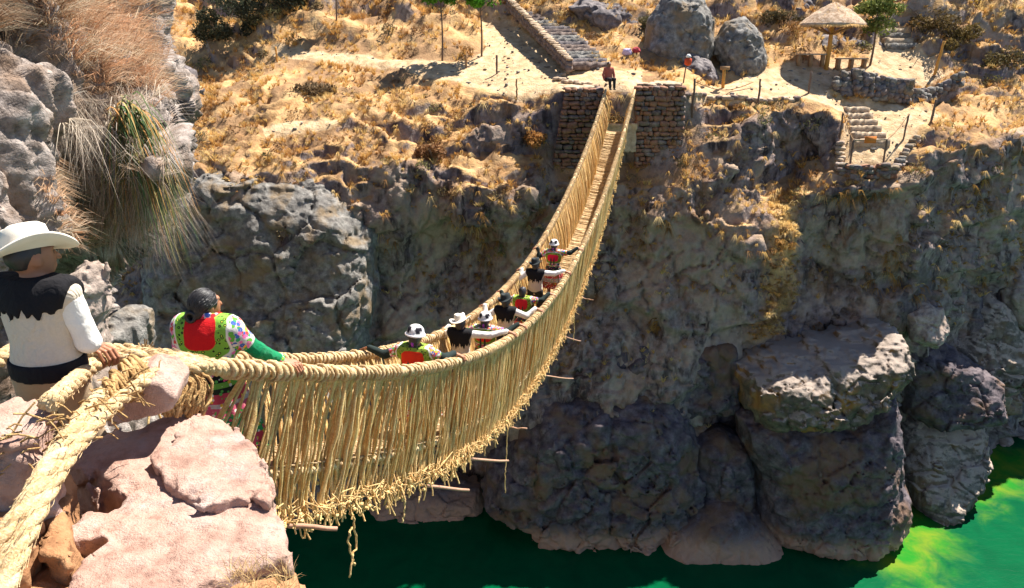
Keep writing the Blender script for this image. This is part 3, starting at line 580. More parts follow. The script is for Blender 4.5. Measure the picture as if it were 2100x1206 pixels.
def twisted(mb, path, rad, strands=3, pitch=0.22, seg=7, a=None, wob=0.0, seed=0):
    P = np.asarray(path, float); L = np.concatenate([[0], np.cumsum(np.linalg.norm(np.diff(P, axis=0), axis=1))])
    n = max(8, int(L[-1] / (pitch / 9))); t = np.linspace(0, L[-1], n); Q = np.stack([np.interp(t, L, P[:, k]) for k in range(3)], -1)
    T, N, B = frames(Q); sr = rad * (0.56 if strands == 3 else 0.5)
    for k in range(strands):
        ph = 2 * math.pi * (t / pitch + k / strands) + 0.5 * noise(np.stack([t * 1.1, t * 0 + k, t * 0 + seed], -1))
        rr = (rad - sr) * (1 + 0.25 * noise(np.stack([t * 3, t * 0 + k, t * 0 + seed + 5], -1)))
        r2 = sr * (1 + 0.22 * noise(np.stack([t * 7, t * 0 + k, t * 0 + seed + 9], -1)))
        mb.tube(Q + rr[:, None] * (np.cos(ph)[:, None] * N + np.sin(ph)[:, None] * B), r2, seg, a if a is not None else (random.uniform(.9, 1.06),) * 3)
bridge = thing('rope_bridge', 'golden grass-rope suspension bridge sagging across the gorge', 'bridge', RA)
def bobj(mb, name, mat, parent=bridge, **k):
    o = mb.build(name, mat, parent, col=True, **k); o.matrix_parent_inverse = Matrix.Translation(-Vector(RA)); return o
sfar = np.linspace(-0.2, BL + 0.1, 140)
for side in (0.0, WID):
    m = MB(); path = rail(sfar, side) + np.stack([0.012 * noise(np.stack([sfar * 1.5, sfar * 0, sfar * 0 + side + k], -1)) for k in range(3)], -1)
    if side: path = np.vstack([rail(np.array([-1.6, -0.9]), WID) * [1, 1, 0] + [0, 0, 0.2], path])
    twisted(m, path, 0.058, 3, 0.2, 7)
    # whipping: cord loops that tie every hanger to the rope
    for s in np.arange(0.2, BL - 0.3, 0.085):
        if random.random() < 0.12: continue
        c = rail(np.array(s), side); a_ = np.linspace(0, 2 * math.pi, 11); rr = 0.066 + 0.008 * random.random()
        sk = random.uniform(-0.03, 0.03)
        m.tube(c + rr * (np.cos(a_)[:, None] * BN + np.sin(a_)[:, None] * np.array([0, 0, 1])) + BD * (sk * np.sin(a_))[:, None], random.uniform(0.012, 0.022), 5, (random.uniform(.85, 1.1),) * 3, cap=False)
    bobj(m, 'handrail_rope', M['rope'])
# hangers: every cord from rope to floor edge
def hanger(mb, s, side, layer):
    e = 0.0 if side == 0 else 1.0; sg = 1 if side == 0 else -1
    lean = -.12 + .30 * noise(np.array([[s * 1.25, side, layer * .3]]))[0] + .16 * noise(np.array([[s * 6, side, 7.5]]))[0] + random.gauss(0, .035)
    if s < 6: lean -= 0.20 * (6 - s) / 6
    a = rail(np.array(s), side) - np.array([0, 0, 0.04]); b = deck(np.array(s + lean), e) - np.array([0, 0, 0.02]); t = np.linspace(0, 1, 8)[:, None]
    p = a + (b - a) * t; bow = np.sin(t * math.pi)
    p = p + BN * (sg * bow * random.uniform(-0.04, 0.13)) + BD * bow * random.gauss(0, 0.05) + BD * np.sin(t * 6.28 + s) * random.gauss(0, .012) + rng.normal(0, 0.008, p.shape) * bow
    b_ = random.uniform(0.68, 1.14); rr = random.choice([.007, .009, .011, .013, .016, .022]) * (1 + 0.6 * smooth(14, 26, s))
    mb.tube(p, rr * (1 + rng.uniform(-.2, .2, 8)), 5, (b_ * random.uniform(.97, 1.03), b_, b_ * random.uniform(.85, 1.05)), cap=False)
rest = MB(); single = 0
for side, lim in ((0.0, 200), (WID, 100)):
    S = []; s = 0.35 if side == 0 else 0.9
    while s < BL - 0.15:
        gap = noise(np.array([[s * 2.3, side * 3, 0.5]]))[0]
        s += (0.024 if s > 3.5 else .03) + ((.17 if s > 3 else .3) * max(0, gap - 0.05) + (0.05 if gap > 0.22 else 0)) * (1 if s < 9 else 0.3); S.append(s)
    for k, s in enumerate(S):
        if k < lim:
            m = MB(); hanger(m, s, side, 0); bobj(m, 'hanger_cord', M['straw'])
        else: hanger(rest, s, side, 0)
        if random.random() < (0.8 if s > 5 else .12): hanger(rest, s + 0.015, side, 1)
    for k in range(26):                        # cords that cross the others
        s = random.uniform(0.5, 8); a = rail(np.array(s), side) ; b = deck(np.array(s - random.uniform(-0.5, 0.7)), 0.0 if side == 0 else 1.0); t = np.linspace(0, 1, 8)[:, None]
        rest.tube(a + (b - a) * t + BN * np.sin(t * math.pi) * random.uniform(-.06, .0) + rng.normal(0, .01, (8, 3)), 0.01, 5, (random.uniform(.8, 1.1),) * 3, cap=False)
struct(bobj(rest, 'hanger_cords', M['straw']), 'stuff')
# floor: thick ropes, cross twigs and a reed mat
for u in (0.0, 0.33, 0.67, 1.0):
    m = MB(); sd_ = np.linspace(-0.3, BL - 1.2, 120); p = floor_(sd_, np.full(120, u)); p[:, 2] -= 0.055; twisted(m, p, 0.05, 3, 0.25, 6); bobj(m, 'floor_rope', M['rope'])
m = MB(); sv = np.linspace(-0.3, BL - 1.0, 900); uv = np.linspace(-0.03, 1.03, 16); SS, UU = np.meshgrid(sv, uv, indexing='ij')
p = floor_(SS.ravel(), UU.ravel()).reshape(900, 16, 3); p[..., 2] += 0.02 * noise(np.stack([SS * 9, UU * 5, SS * 0], -1)) + 0.008 * np.sin(SS * 90)
fl = mesh_np('floor_mat', p.reshape(-1, 3), grid_faces(900, 16)[:, ::-1], True, {'col': np.ones((900 * 16, 3))}); o = obj('floor_mat', fl, M['mat'], bridge); o.matrix_parent_inverse = Matrix.Translation(-Vector(RA))
m = MB()
for s in np.arange(0, BL - 1.1, 0.07):
    u = np.linspace(-0.06 - 0.05 * random.random(), 1.06, 5); q = floor_(np.full(5, s + random.uniform(-.02, .02)), u); q[:, 2] += 0.012 + rng.normal(0, .006, 5); m.tube(q, random.uniform(0.006, 0.013), 5, (random.uniform(.75, 1.1),) * 3)
struct(bobj(m, 'floor_twigs', M['mat']), 'stuff')
# branches under the floor that stick out on the right
for (p0, p1), s in zip((((590, 1072), (692, 1086)), ((868, 992), (962, 1006)), ((960, 938), (1043, 945)), ((1040, 874), (1080, 880)), ((1112, 768), (1175, 777)), ((1160, 690), (1192, 700)), ((1196, 610), (1216, 615))), range(7)):
    a = hit(*p0, RA + BN * INS, RB + BN * INS); sc = (a - RA) @ BD; tip = hit(*p1, RA - BN * 0.22, RB - BN * 0.22)
    b = deck(np.array(sc), 1.05) + np.array([0, 0, .1]) - np.array([0, 0, 0.1]); a = a - np.array([0, 0, 0.02]); pts = catmull([b, (a + b) / 2 - np.array([0, 0, .03]), a, tip], 14) + rng.normal(0, .006, (14, 3)); m = MB(); m.tube(pts, np.linspace(.03, .02, 14) * (1.0 if s < 3 else 0.8), 7); bobj(m, 'crossbar', M['stick'])
# knotted ends and tassels along the floor edge
m = MB()
def tassel(c, L, nst, r=0.008):
    for q in range(nst):
        d = np.array([random.uniform(-.35, .35), random.uniform(-.35, .35), -1]); d /= np.linalg.norm(d); l = L * random.uniform(.5, 1.1); t = np.linspace(0, 1, 5)[:, None]
        p = c + d * l * t + np.array([0, 0, -0.25 * l]) * t ** 2 + rng.normal(0, .012, (5, 3)) * t; bb = random.uniform(.8, 1.15)
        m.tube(p, r * np.array([1, 1, .9, 1.0, 1.3]), 4, (bb, bb, bb * .95), cap=False)
    k = c + np.array([0, 0, -L * random.uniform(.1, .9)]); a_ = np.linspace(0, math.pi, 5); m.tube(k + np.array([0, 0, 1.0]) * (np.cos(a_) * .022)[:, None], np.sin(a_) * .024 + .002, 6, (1.12, 1.12, 1.1))
for s in np.arange(0.3, BL - 1.2, 0.035):
    if random.random() < (0.75 if s < 16 else 0.6):
        c = deck(np.array(s), -0.05 + random.uniform(-.06, .04)) - np.array([0, 0, random.uniform(-.06, .09)]); tassel(c, random.choice([.1, .12, .16, .22]) * (1.15 if s < 6 else 0.85), random.choice([1, 2, 3, 4]))
    if random.random() < 0.35: tassel(deck(np.array(s), 1.03), .12, 2)
    if s < 20:                                # matted straw along the edge
        for q in range(2):
            c = deck(np.array(s + random.uniform(-.05, .05)), random.uniform(-.14, .05)) + np.array([0, 0, random.uniform(-.1, .08)]); d = rng.normal(0, 1, 3) * [.05, .07, .05]; m.tube([c - d, c + rng.normal(0, .01, 3), c + d], .007, 4, (random.uniform(.7, 1.1),) * 3, cap=False)
struct(bobj(m, 'fringe', M['straw']), 'stuff')
# long loose cords that hang free
for pts, side in (([(722, 1045), (726, 1085), (731, 1120), (722, 1145), (718, 1185)], -.03), ([(722, 1080), (715, 1105), (722, 1140), (728, 1160)], -.03), ([(1041, 872), (1039, 930), (1036, 968), (1036, 1012)], -.15), ([(1177, 640), (1178, 668), (1176, 700)], -.1), ([(828, 1000), (830, 1040), (826, 1072)], 0.0), ([(855, 985), (862, 1010), (858, 1030)], 0.0)):
    P3 = np.array([hit(a, b, RA + BN * (INS + side), RB + BN * (INS + side)) for a, b in pts]); m = MB(); m.tube(catmull(P3, 24) + rng.normal(0, .006, (24, 3)), .011, 6, (1, 1, .95)); bobj(m, 'loose_cord', M['straw'])
# anchor ropes of the right-hand side, over the abutment and down to the left
def anchor(pts, rad, name='anchor_rope', pitch=0.33, strands=3):
    m = MB(); P3 = catmull([W(*p) for p in pts], 60); twisted(m, P3, rad, strands, pitch, 9); 
    for k in range(520):                       # straw ends standing out of the lay
        i = random.randrange(60); d = rng.normal(0, 1, 3); d /= np.linalg.norm(d); c = P3[i] + d * rad * .9; tdir = P3[min(59, i + 2)] - P3[max(0, i - 2)]; tdir /= np.linalg.norm(tdir); L = random.uniform(.03, .09)
        m.tube([c, c + tdir * L * .6 + d * L * .08, c + tdir * L + d * L * random.uniform(-.05, .35)], .0016, 4, (random.uniform(.75, 1.1),) * 3, cap=False)
    return bobj(m, name, M['rope'])
anchor([(425, 748, 4.3), (360, 742, 4.18), (290, 752, 3.92), (225, 800, 3.55), (160, 870, 3.12), (100, 960, 2.76), (45, 1050, 2.5), (-50, 1180, 2.25)], 0.05)
anchor([(415, 752, 4.22), (330, 762, 3.9), (250, 815, 3.5), (185, 880, 3.12), (125, 960, 2.8), (62, 1080, 2.45), (10, 1200, 2.2), (-30, 1290, 2.05)], 0.042)
anchor([(440, 749, 4.36), (350, 733, 4.2), (270, 728, 4.08), (200, 744, 3.98), (150, 784, 3.55), (100, 828, 3.05)], 0.05)
m = MB()                                       # turns of cord that bind the three together
for q in range(0, 46, 1):
    f = q / 45
    if f < .25 or f > .62: continue
    f = q / 45; c = catmull([W(*p) for p in ((345, 750, 4.05), (280, 768, 3.82), (215, 825, 3.45), (165, 880, 3.12))], 46)[q]; tdir = np.array([0.55, 0.5, 0.1]); tdir /= np.linalg.norm(tdir); e1 = np.cross(tdir, [0, 0, 1]); e1 /= np.linalg.norm(e1); e2 = np.cross(tdir, e1)
    a_ = np.linspace(0, 2 * math.pi, 17); rr = 0.105 - 0.02 * f + random.uniform(-.01, .01); m.tube(c + rr * (np.cos(a_)[:, None] * e1 * 1.1 + np.sin(a_)[:, None] * e2) + tdir * random.uniform(-.03, .03) * np.sin(a_ + 1)[:, None], random.uniform(.009, .014), 5, (random.uniform(.75, 1.08),) * 3, cap=False)
bobj(m, 'binding', M['fibre'])
anchor([(430, 752, 4.3), (340, 752, 4.02), (265, 780, 3.72), (205, 838, 3.38), (140, 915, 3.0), (85, 1010, 2.66), (30, 1120, 2.36), (-40, 1240, 2.15)], 0.036, pitch=.22)
m = MB()                                       # skein of cord ends flowing over the stone
for q in range(170):
    f = random.random(); a = W(335 + 75 * f, 738 + 14 * random.random(), 4.12 + .15 * f); b = W(352 + 75 * f + random.uniform(-18, 12), 800 + random.uniform(-14, 14), 3.98 + .2 * f); c = W(330 + 85 * f + random.uniform(-10, 10), 852 + random.uniform(-22, 8) - 10 * abs(f - .5), 3.88 + .22 * f)
    m.tube(catmull([a, (a + b) / 2 + [0, -.05, .03], b, c], 9) + rng.normal(0, .005, (9, 3)), random.uniform(.006, .012), 5, (random.uniform(.72, 1.12),) * 3)
bobj(m, 'cord_skein', M['fibre'])
m = MB()
for q in range(90):                           # straw scattered and standing about the anchor
    px = random.uniform(-20, 330); base = np.interp(px, [-20, 60, 130, 200, 330], [930, 900, 890, 850, 760]) + random.uniform(-45, 55); Y = np.interp(px, [-20, 130, 330], [2.75, 3.0, 3.85]); c = W(px, base, Y)
    d = np.array([random.uniform(-1, 1), random.uniform(-.5, .5), random.uniform(-.5, .45)]); d /= np.linalg.norm(d); L = random.uniform(.04, .17); m.tube([c, c + d * L * .5 + [0, 0, .012], c + d * L], random.uniform(.003, .006), 4, (random.uniform(.7, 1.1),) * 3, cap=False)
for q in range(70):
    c = W(300 + random.uniform(-12, 14), 745, 4.3); d = np.array([random.uniform(-.5, .5), random.uniform(-.3, .3), 1]); L = random.uniform(.05, .13); m.tube([c, c + d * L * .6, c + d * L + rng.normal(0, .02, 3)], .004, 4, (random.uniform(.8, 1.1),) * 3, cap=False)
struct(bobj(m, 'loose_straw', M['fibre']), 'stuff')
# ------------------------------------------------------------------ far abutment: two masonry piers of coursed rubble
M['wood'] = plain('weathered_wood', (0.34, 0.2, 0.1), 0.85, 0.35, 9); M['orangewood'] = plain('varnished_wood', (0.62, 0.30, 0.07), 0.7, 0.25, 9)
M['greywood'] = plain('grey_wood', (0.16, 0.11, 0.085), 0.9, 0.35, 9); M['thatch'] = mat_straw('roof_thatch', (0.58, 0.44, 0.32), (0.33, 0.21, 0.13), 9)
M['paletread'] = mat_rock('worn_tread_stone', (0.24, 0.17, 0.11), (0.46, 0.34, 0.23), (0.6, 0.48, 0.36), 2, None, None, 0.03)
M['signred'] = plain('sign_red', (0.55, 0.07, 0.02), 0.5, 0.1); M['signorange'] = plain('sign_board', (0.62, 0.2, 0.04), 0.6, 0.15); M['whitepaint'] = plain('white_paint', (0.75, 0.73, 0.7), 0.6, 0.1)
def pier(label, pxl, pxr, pxbl, ytop, zb, seed, capz):
    random.seed(seed); x0 = W(pxl, 185, 31.6)[0]; x1 = W(pxr, 185, 31.6)[0]; xb = W(pxbl, 330, 31.6)[0]; zt = W(pxl, ytop, 31.6)[2]
    t = thing('stone_pier', label, 'stone pier', ((x0 + x1) / 2, 31.6, zb))
    loc = Vector(t.location); m = MB(); dx = xb - x0
    Vb = np.array([[xb + .12, 31.78, zb], [x1 - .12, 31.78, zb], [x1 - .12, 34.2, zb], [xb + .12, 34.2, zb], [x0 + .12, 31.78, zt], [x1 - .12, 31.78, zt], [x1 - .12, 34.2, zt], [x0 + .12, 34.2, zt]]) - np.array(loc)
    m.add(Vb, [[0, 1, 5, 4], [1, 2, 6, 5], [2, 3, 7, 6], [3, 0, 4, 7], [4, 5, 6, 7]]); m.build('core', M['mortar'], t, False)
    z = zb + 0.02
    while z < zt - 0.02:
        hgt = min(random.uniform(0.12, 0.25), max(0.1, zt + 0.06 - z)); f = (z - zb) / (zt - zb); xl = xb + (x0 - xb) * f; x = xl
        while x < x1 - 0.05:
            wd = min(random.uniform(0.16, 0.46), x1 - x + 0.02); 
            o = put_stone('stone', BLOCKS, M[random.choice(['wallstone', 'wallstone', 'wallstone2'])], t, Vector((x + wd / 2, 31.74 + random.uniform(-.03, .05), z + hgt / 2)) - loc, (wd * 1.02, 0.34, hgt * random.uniform(.85, 1.2)), 0, 0.14); x += wd
        y = 32.0
        while y < 33.4:
            wd = random.uniform(0.25, 0.5); put_stone('stone', BLOCKS, M[random.choice(['wallstone', 'wallstone2'])], t, Vector((x1 - .08, y + wd / 2, z + hgt / 2)) - loc, (0.3, wd, hgt), 0, 0.06); y += wd
        z += hgt
    for k in range(12):
        px_ = random.uniform(x0 + .1, x1 - .2); put_stone('capstone', BLOCKS, M['paletread'], t, Vector((px_, random.uniform(31.8, 33.4), zt + capz * (px_ - x0) / (x1 - x0) + 0.04)) - loc, (random.uniform(.4, .7), random.uniform(.4, .6), .14), 0, .08)
    return t
pier('left masonry pier of reddish rubble carrying the far end of the bridge', 1160, 1238, 1132, 184, -3.35, 3, 0.0)
pier('right wider masonry pier of reddish rubble at the far end of the bridge', 1303, 1408, 1303, 180, -3.3, 4, 0.1)
random.seed(11)
# sill and straw between the piers
zs = float(np.polyval(pz, BL - .6) - 1.05)
def fsill(G): return np.maximum(np.abs(G[..., 0] - 4.5) - .8, np.maximum(np.abs(G[..., 1] - 32.3) - .75, np.abs(G[..., 2] - zs + .6) - .6)) + .06 * fbm(G * 3, 3, 71)
o = rock_obj('threshold_slab', *nets(fsill, [3.5, 31.3, zs - 1.4], [5.5, 33.3, zs + .3], .05), M['paletread'], 'pale stone threshold between the two far piers', 'threshold')
m = MB(); c = np.array([4.45, 32.0, zs + .12])
for k in range(260):
    d = rng.normal(0, 1, 3) * [.28, .2, .13]; e = rng.normal(0, 1, 3); e /= np.linalg.norm(e); m.tube([c + d - e * .16, c + d + rng.normal(0, .02, 3), c + d + e * .16], .014, 4, (random.uniform(.7, 1.1),) * 3, cap=False)
tag(m.build('straw_bundle', M['straw'], None, col=True), 'small heap of golden straw at the far end of the bridge floor', 'straw')

# ------------------------------------------------------------------ stairs, edgings, rubble walls
def ground_pt(px, py, up=0.0):
    i = int(round((px - gx[0]) / 4.5)); j = int(round((gy[0] - py) / 4.5)); i = min(max(i, 0), len(gx) - 1); j = min(max(j, 0), len(gy) - 1)
    return V1[i, j] + np.array([0, 0, up])
def tread(parent, name, cen, half, run, hgt, mat, loc, fwd, seed):
    fwd = np.array([fwd[0], fwd[1], 0]); fwd /= np.linalg.norm(fwd); rt = np.array([fwd[1], -fwd[0], 0]); n = 15
    u = np.linspace(-1, 1, n); jit = 0.075 * np.array([noise(np.array([[q * 5, seed * 1.7, .3]]))[0] for q in u]) * 2
    V = []; 
    for k in range(n):
        b = cen + rt * u[k] * half
        V += [b - fwd * (run / 2 + jit[k]) - [0, 0, hgt], b - fwd * (run / 2 + jit[k]) + [0, 0, jit[k] * .8], b + fwd * run / 2 + [0, 0, jit[k] * .4], b + fwd * run / 2 - [0, 0, hgt]]
    i = np.arange(n - 1)[:, None] * 4; j = np.arange(4)[None]; F = np.stack([i + j, i + 4 + j, i + 4 + (j + 1) % 4, i + (j + 1) % 4], -1).reshape(-1, 4)
    F = np.vstack([F, [[0, 1, 2, 3]], [[(n - 1) * 4 + q for q in (3, 2, 1, 0)]]]); o = obj(name, mesh_np(name, np.array(V) - np.array(loc), F, False), mat, parent); return o
A = W(1212, 137, 34.7); B = W(1062, -8, 44.5); st = thing('stone_staircase', 'long flight of rough stone steps climbing left above the piers', 'staircase', A); N_ = 24
for k in range(N_):
    c = A + (B - A) * (k + 0.5) / N_ + np.array([0, 0, 0.14]); tread(st, 'step', c, 0.95 + 0.05 * math.sin(k * 2.1), 0.42, 0.34, M[('wallstone2', 'greyrock', 'purplerock', 'wallstone2', 'greyrock')[(k * 7) % 5]], A, (B - A)[:2], k)
fw = (B - A) / np.linalg.norm((B - A)[:2]); lt = np.array([-fw[1], fw[0], 0]); sl_ = thing('stair_wall', 'low rubble wall with pale coping along the left side of the stairs', 'wall', A + lt * 1.15)
for k in range(46):
    f = k / 45 * 1.04 - 0.03; c = A + (B - A) * f + lt * 1.2
    for q in range(2): put_stone('stone', BLOCKS, M['wallstone2'], sl_, c + [0, 0, .05 + q * .22] - np.array(sl_.location), (.32, .36, .26), None, .15)
    put_stone('coping_stone', BLOCKS, M['paletread'], sl_, c + [0, 0, .46] - np.array(sl_.location), (.34, .36, .12), None, .12)
ke = thing('path_kerb', 'short V-shaped kerb of pale stones at the foot of the stairs', 'kerb', W(1150, 165, 33.5))
for a, b, n in (((1180, 140), (1142, 164), 8), ((1142, 164), (1185, 172), 7), ((1185, 172), (1225, 178), 5)):
    for k in range(n):
        p = ground_pt(a[0] + (b[0] - a[0]) * k / n, a[1] + (b[1] - a[1]) * k / n, 0.06); put_stone('stone', BLOCKS, M['paletread'], ke, p - np.array(ke.location), (.3, .26, .16), None, .1)
kb = thing('terrace_kerb', 'straight low stone kerb right of the right pier', 'kerb', W(1420, 200, 33))
for k in range(22):
    p = ground_pt(1412 + 230 * k / 22, 197 + 12 * k / 22, 0.05); put_stone('stone', BLOCKS, M['paletread' if k % 3 else 'wallstone2'], kb, p - np.array(kb.location), (.32, .3, .2), 0, .12)
rw = thing('rubble_wall', 'curved low rubble wall below the thatched shelter', 'wall', ground_pt(1800, 205))
for k in range(30):
    f = k / 29; px = 1708 + 245 * f; py = 190 + 22 * math.sin(f * math.pi) - 4 * f; base = ground_pt(px, py)
    for q in range(5 if 0.05 < f < 0.65 else 3):
        s = random.uniform(.26, .42); put_stone('stone', BLOCKS, M[random.choice(['greyrock', 'wallstone2', 'purplerock'])], rw, base + [random.uniform(-.05, .05), -.1 + random.uniform(-.06, .06) + .03 * q, .1 + q * .21] - np.array(rw.location), (s, s * .8, s * .8), None, .4)
# lookout: floor edging, steps, barrier
lk = thing('lookout_edging', 'U-shaped edging of stacked stones round the small lookout', 'edging', ground_pt(1790, 340))
def stack(a, b, n, rows_, mats):
    for k in range(n):
        f = (k + .5) / n; base = ground_pt(a[0] + (b[0] - a[0]) * f, a[1] + (b[1] - a[1]) * f)
        for q in range(rows_):
            s = random.uniform(.28, .4); put_stone('stone', BLOCKS, M[random.choice(mats)], lk, base + [random.uniform(-.03, .03), random.uniform(-.05, .05) - .1, q * .17 - .1] - np.array(lk.location), (s, s, .2), None, .15)
stack((1722, 298), (1722, 345), 6, 2, ['palerock', 'paletread', 'greyrock']); stack((1720, 350), (1835, 352), 12, 3, ['wallstone2', 'greyrock', 'wallstone']); stack((1838, 342), (1878, 282), 9, 2, ['palerock', 'paletread', 'greyrock'])
A = ground_pt(1790, 300, 0.05); B = ground_pt(1752, 222, 0.1); ls = thing('lookout_steps', 'few rough stone steps leading down to the small lookout', 'steps', A)
for k in range(6): tread(ls, 'step', A + (B - A) * (k + .5) / 6 + np.array([0, 0, .12]), 0.75 - .04 * k, .34, .34, M['paletread'], A, (B - A)[:2], 40 + k)
A = ground_pt(1845, 100, 0.0); B = ground_pt(1808, 30, 0.0); us = thing('upper_steps', 'rough steps climbing the slope right of the shelter', 'steps', A)
for k in range(8): tread(us, 'step', A + (B - A) * (k + .5) / 8 + np.array([0, 0, .2]), 0.8 - .03 * k, .4, .4, M['paletread' if k % 2 else 'greyrock'], A, (B - A)[:2], 60 + k)
def post(px, py, top, label, mat='wood', r=0.05, tilt=(0, 0), cat='post'):
    b = ground_pt(px, py, -0.1); d = np.linalg.norm(b - [0, 0, CZ]); h = (py - top) * d / FPX * 1.0 + .1
    m = MB(); t = np.linspace(0, 1, 8)[:, None]; m.tube(np.array([[0, 0, 0]]) + np.array([[tilt[0] * h, tilt[1] * h, h]]) * t + rng.normal(0, .008, (8, 3)), r * (1 + rng.uniform(-.15, .1, 8)), 8)
    o = m.build('wooden_post', M[mat], None); o.location = b; tag(o, label, cat, 'wooden posts along the far paths'); return b + np.array([tilt[0] * h, tilt[1] * h, h])
post(567, 127, 101, 'leftmost short orange post on the slope path', 'orangewood')
post(958, 140, 118, 'stub post at the right end of the slope path')
post(1021, 152, 117, 'grey-brown post on the sandy terrace, taller of its pair', 'greywood')
post(1059, 200, 162, 'thin post on the sandy terrace nearest the left pier', 'wood', .035)
p1 = post(1420, 238, 170, 'dark post just right of the right pier', 'greywood', .05)
p2 = post(1556, 216, 168, 'dark post halfway along the terrace kerb', 'greywood', .045)
p3 = post(1658, 193, 155, 'short post left of the curved rubble wall', 'greywood', .045)
post(1914, 157, 100, 'leaning orange post at the right end of the sandy path', 'orangewood', .07, (.12, 0))
post(1907, 256, 219, 'small dark post above the right end of the lookout', 'greywood', .05, (.05, 0))
p4 = post(1722, 288, 243, 'post at the left of the lookout steps', 'greywood', .04); p5 = post(1851, 288, 243, 'post at the right of the lookout edging', 'greywood', .04, (.06, 0))
p6 = post(1742, 334, 291, 'left post of the lookout barrier', 'greywood', .045); p7 = post(1812, 334, 290, 'right post of the lookout barrier', 'greywood', .045)
def line(a, b, sag, r, name, label, mat, cat='rope'):
    t = np.linspace(0, 1, 16)[:, None]; P3 = np.array(a) + (np.array(b) - a) * t - np.array([0, 0, sag]) * np.sin(t * math.pi); m = MB(); m.tube(P3, r, 6); o = m.build(name, M[mat], None); tag(o, label, cat); return o
line(p1 - [0, 0, .1], W(1545, 168, 34.5), .35, .022, 'rope', 'sagging rope from the dark post to the orange sign post', 'wood')
line(p6, p7, .02, .04, 'barrier_rail', 'pale wooden rail across the lookout barrier', 'paletread', 'rail')
line(p6 + [0, 0, -.02], p4, .12, .02, 'rope', 'rope along the left side of the lookout', 'wood'); line(p7 + [0, 0, -.02], p5, .12, .02, 'rope', 'rope along the right side of the lookout', 'wood')
m = MB(); m.box((p6 + p7) / 2 + [-.02, -.05, 0], (.48, .03, .28)); tag(m.build('sign_board', M['signorange'], None, False), 'small orange-red board on the lookout barrier rail', 'sign')
b = ground_pt(1483, 178); sg = thing('sign_post', 'orange wooden sign on a short post before the grey boulders', 'sign', b)
m = MB(); m.box((0, 0, .45), (.12, .1, .95)); m.build('post', M['orangewood'], sg, False); m = MB(); m.box((0, -.07, .86), (.42, .04, .16)); m.build('board', M['wood'], sg, False)
b = ground_pt(1400, 168); fg = thing('marker_pole', 'dark pole with a red and white top beside the tall boulder', 'marker', b)
m = MB(); m.tube([(0, 0, 0), (.05, 0, .6), (.12, 0, 1.1)], .03, 7); m.build('pole', M['greywood'], fg); m = MB(); m.tube([(.13, -.02, .72), (.13, -.02, .78), (.13, -.02, 1.0), (.13, -.02, 1.05)], [.05, .15, .16, .08], 10); m.build('red_bag', M['signred'], fg); m = MB(); m.tube([(.13, -.02, 1.05), (.13, -.02, 1.1), (.13, -.02, 1.2)], [.08, .13, .05], 8); m.build('white_top', M['whitepaint'], fg)

# ------------------------------------------------------------------ thatched shelter and benches
sb_ = ground_pt(1696, 141); sh = thing('thatched_shelter', 'umbrella-shaped thatched shelter on a single wooden post', 'shelter', sb_)
m = MB(); m.tube([(0, 0, -.1), (.02, 0, 1.2), (.0, 0, 2.6)], [.11, .1, .09], 10); m.build('post', M['orangewood'], sh)
for k in range(8):
    a = k * math.pi / 4 + .2; m = MB(); m.tube([(0, 0, 1.6), (math.cos(a) * 1.1, math.sin(a) * 1.1, 2.02)], .035, 6); m.build('brace', M['wood'], sh)
    m = MB(); m.tube([(0, 0, 2.86), (math.cos(a) * 1.45, math.sin(a) * 1.45, 1.98)], .035, 6); m.build('rafter', M['wood'], sh)
nr, na = 26, 72; r_ = np.linspace(0.02, 1, nr); a_ = np.linspace(0, 2 * math.pi, na, endpoint=False); RR, AA = np.meshgrid(r_, a_, indexing='ij')
rad = 1.5 * RR * (1 + .05 * noise(np.stack([np.cos(AA) * 2, np.sin(AA) * 2, RR * 0], -1)) * RR); zz = 3.05 - 1.0 * RR ** 1.35 + .05 * np.floor(RR * 5) / 5 + .07 * noise(np.stack([np.cos(AA) * 3, np.sin(AA) * 3, RR * 4], -1)) + .03 * noise(np.stack([np.cos(AA) * 14, np.sin(AA) * 14, RR * 3], -1))
Vt = np.stack([rad * np.cos(AA), rad * np.sin(AA), zz], -1); Vl = Vt.copy(); Vl[..., 2] -= .14
i = np.arange(nr - 1)[:, None] * na; j = np.arange(na)[None]; Fq = np.stack([i + j, i + na + j, i + na + (j + 1) % na, i + (j + 1) % na], -1).reshape(-1, 4)
j = np.arange(na); rim = np.stack([(nr - 1) * na + j, nr * na + (nr - 1) * na + j, nr * na + (nr - 1) * na + (j + 1) % na, (nr - 1) * na + (j + 1) % na], -1)
roof = obj('roof', mesh_np('roof', np.vstack([Vt.reshape(-1, 3), Vl.reshape(-1, 3)]), np.vstack([Fq, Fq[:, ::-1] + nr * na, rim]), True, {'col': np.ones((2 * nr * na, 3))}), M['thatch'], sh)
m = MB()
for k in range(1500):
    a = random.uniform(0, 6.283); r0 = random.choice([1.42, 1.42, 1.44, random.uniform(.15, 1.4)]); z0 = 3.06 - 1.0 * (r0 / 1.5) ** 1.35; L = random.uniform(.12, .34); d = np.array([math.cos(a), math.sin(a), -1.0 if r0 > 1.4 else -.62]); c = np.array([r0 * math.cos(a), r0 * math.sin(a), z0]); side = np.array([-math.sin(a), math.cos(a), 0]) * .012
    e = c + d * L * .7; bb = random.uniform(.75, 1.2); m.add([c - side, c + side, e], [[0, 1, 2]], (bb, bb * .92, bb * .8))
struct(m.build('eaves_straw', M['straw'], roof, False, col=True), 'stuff')
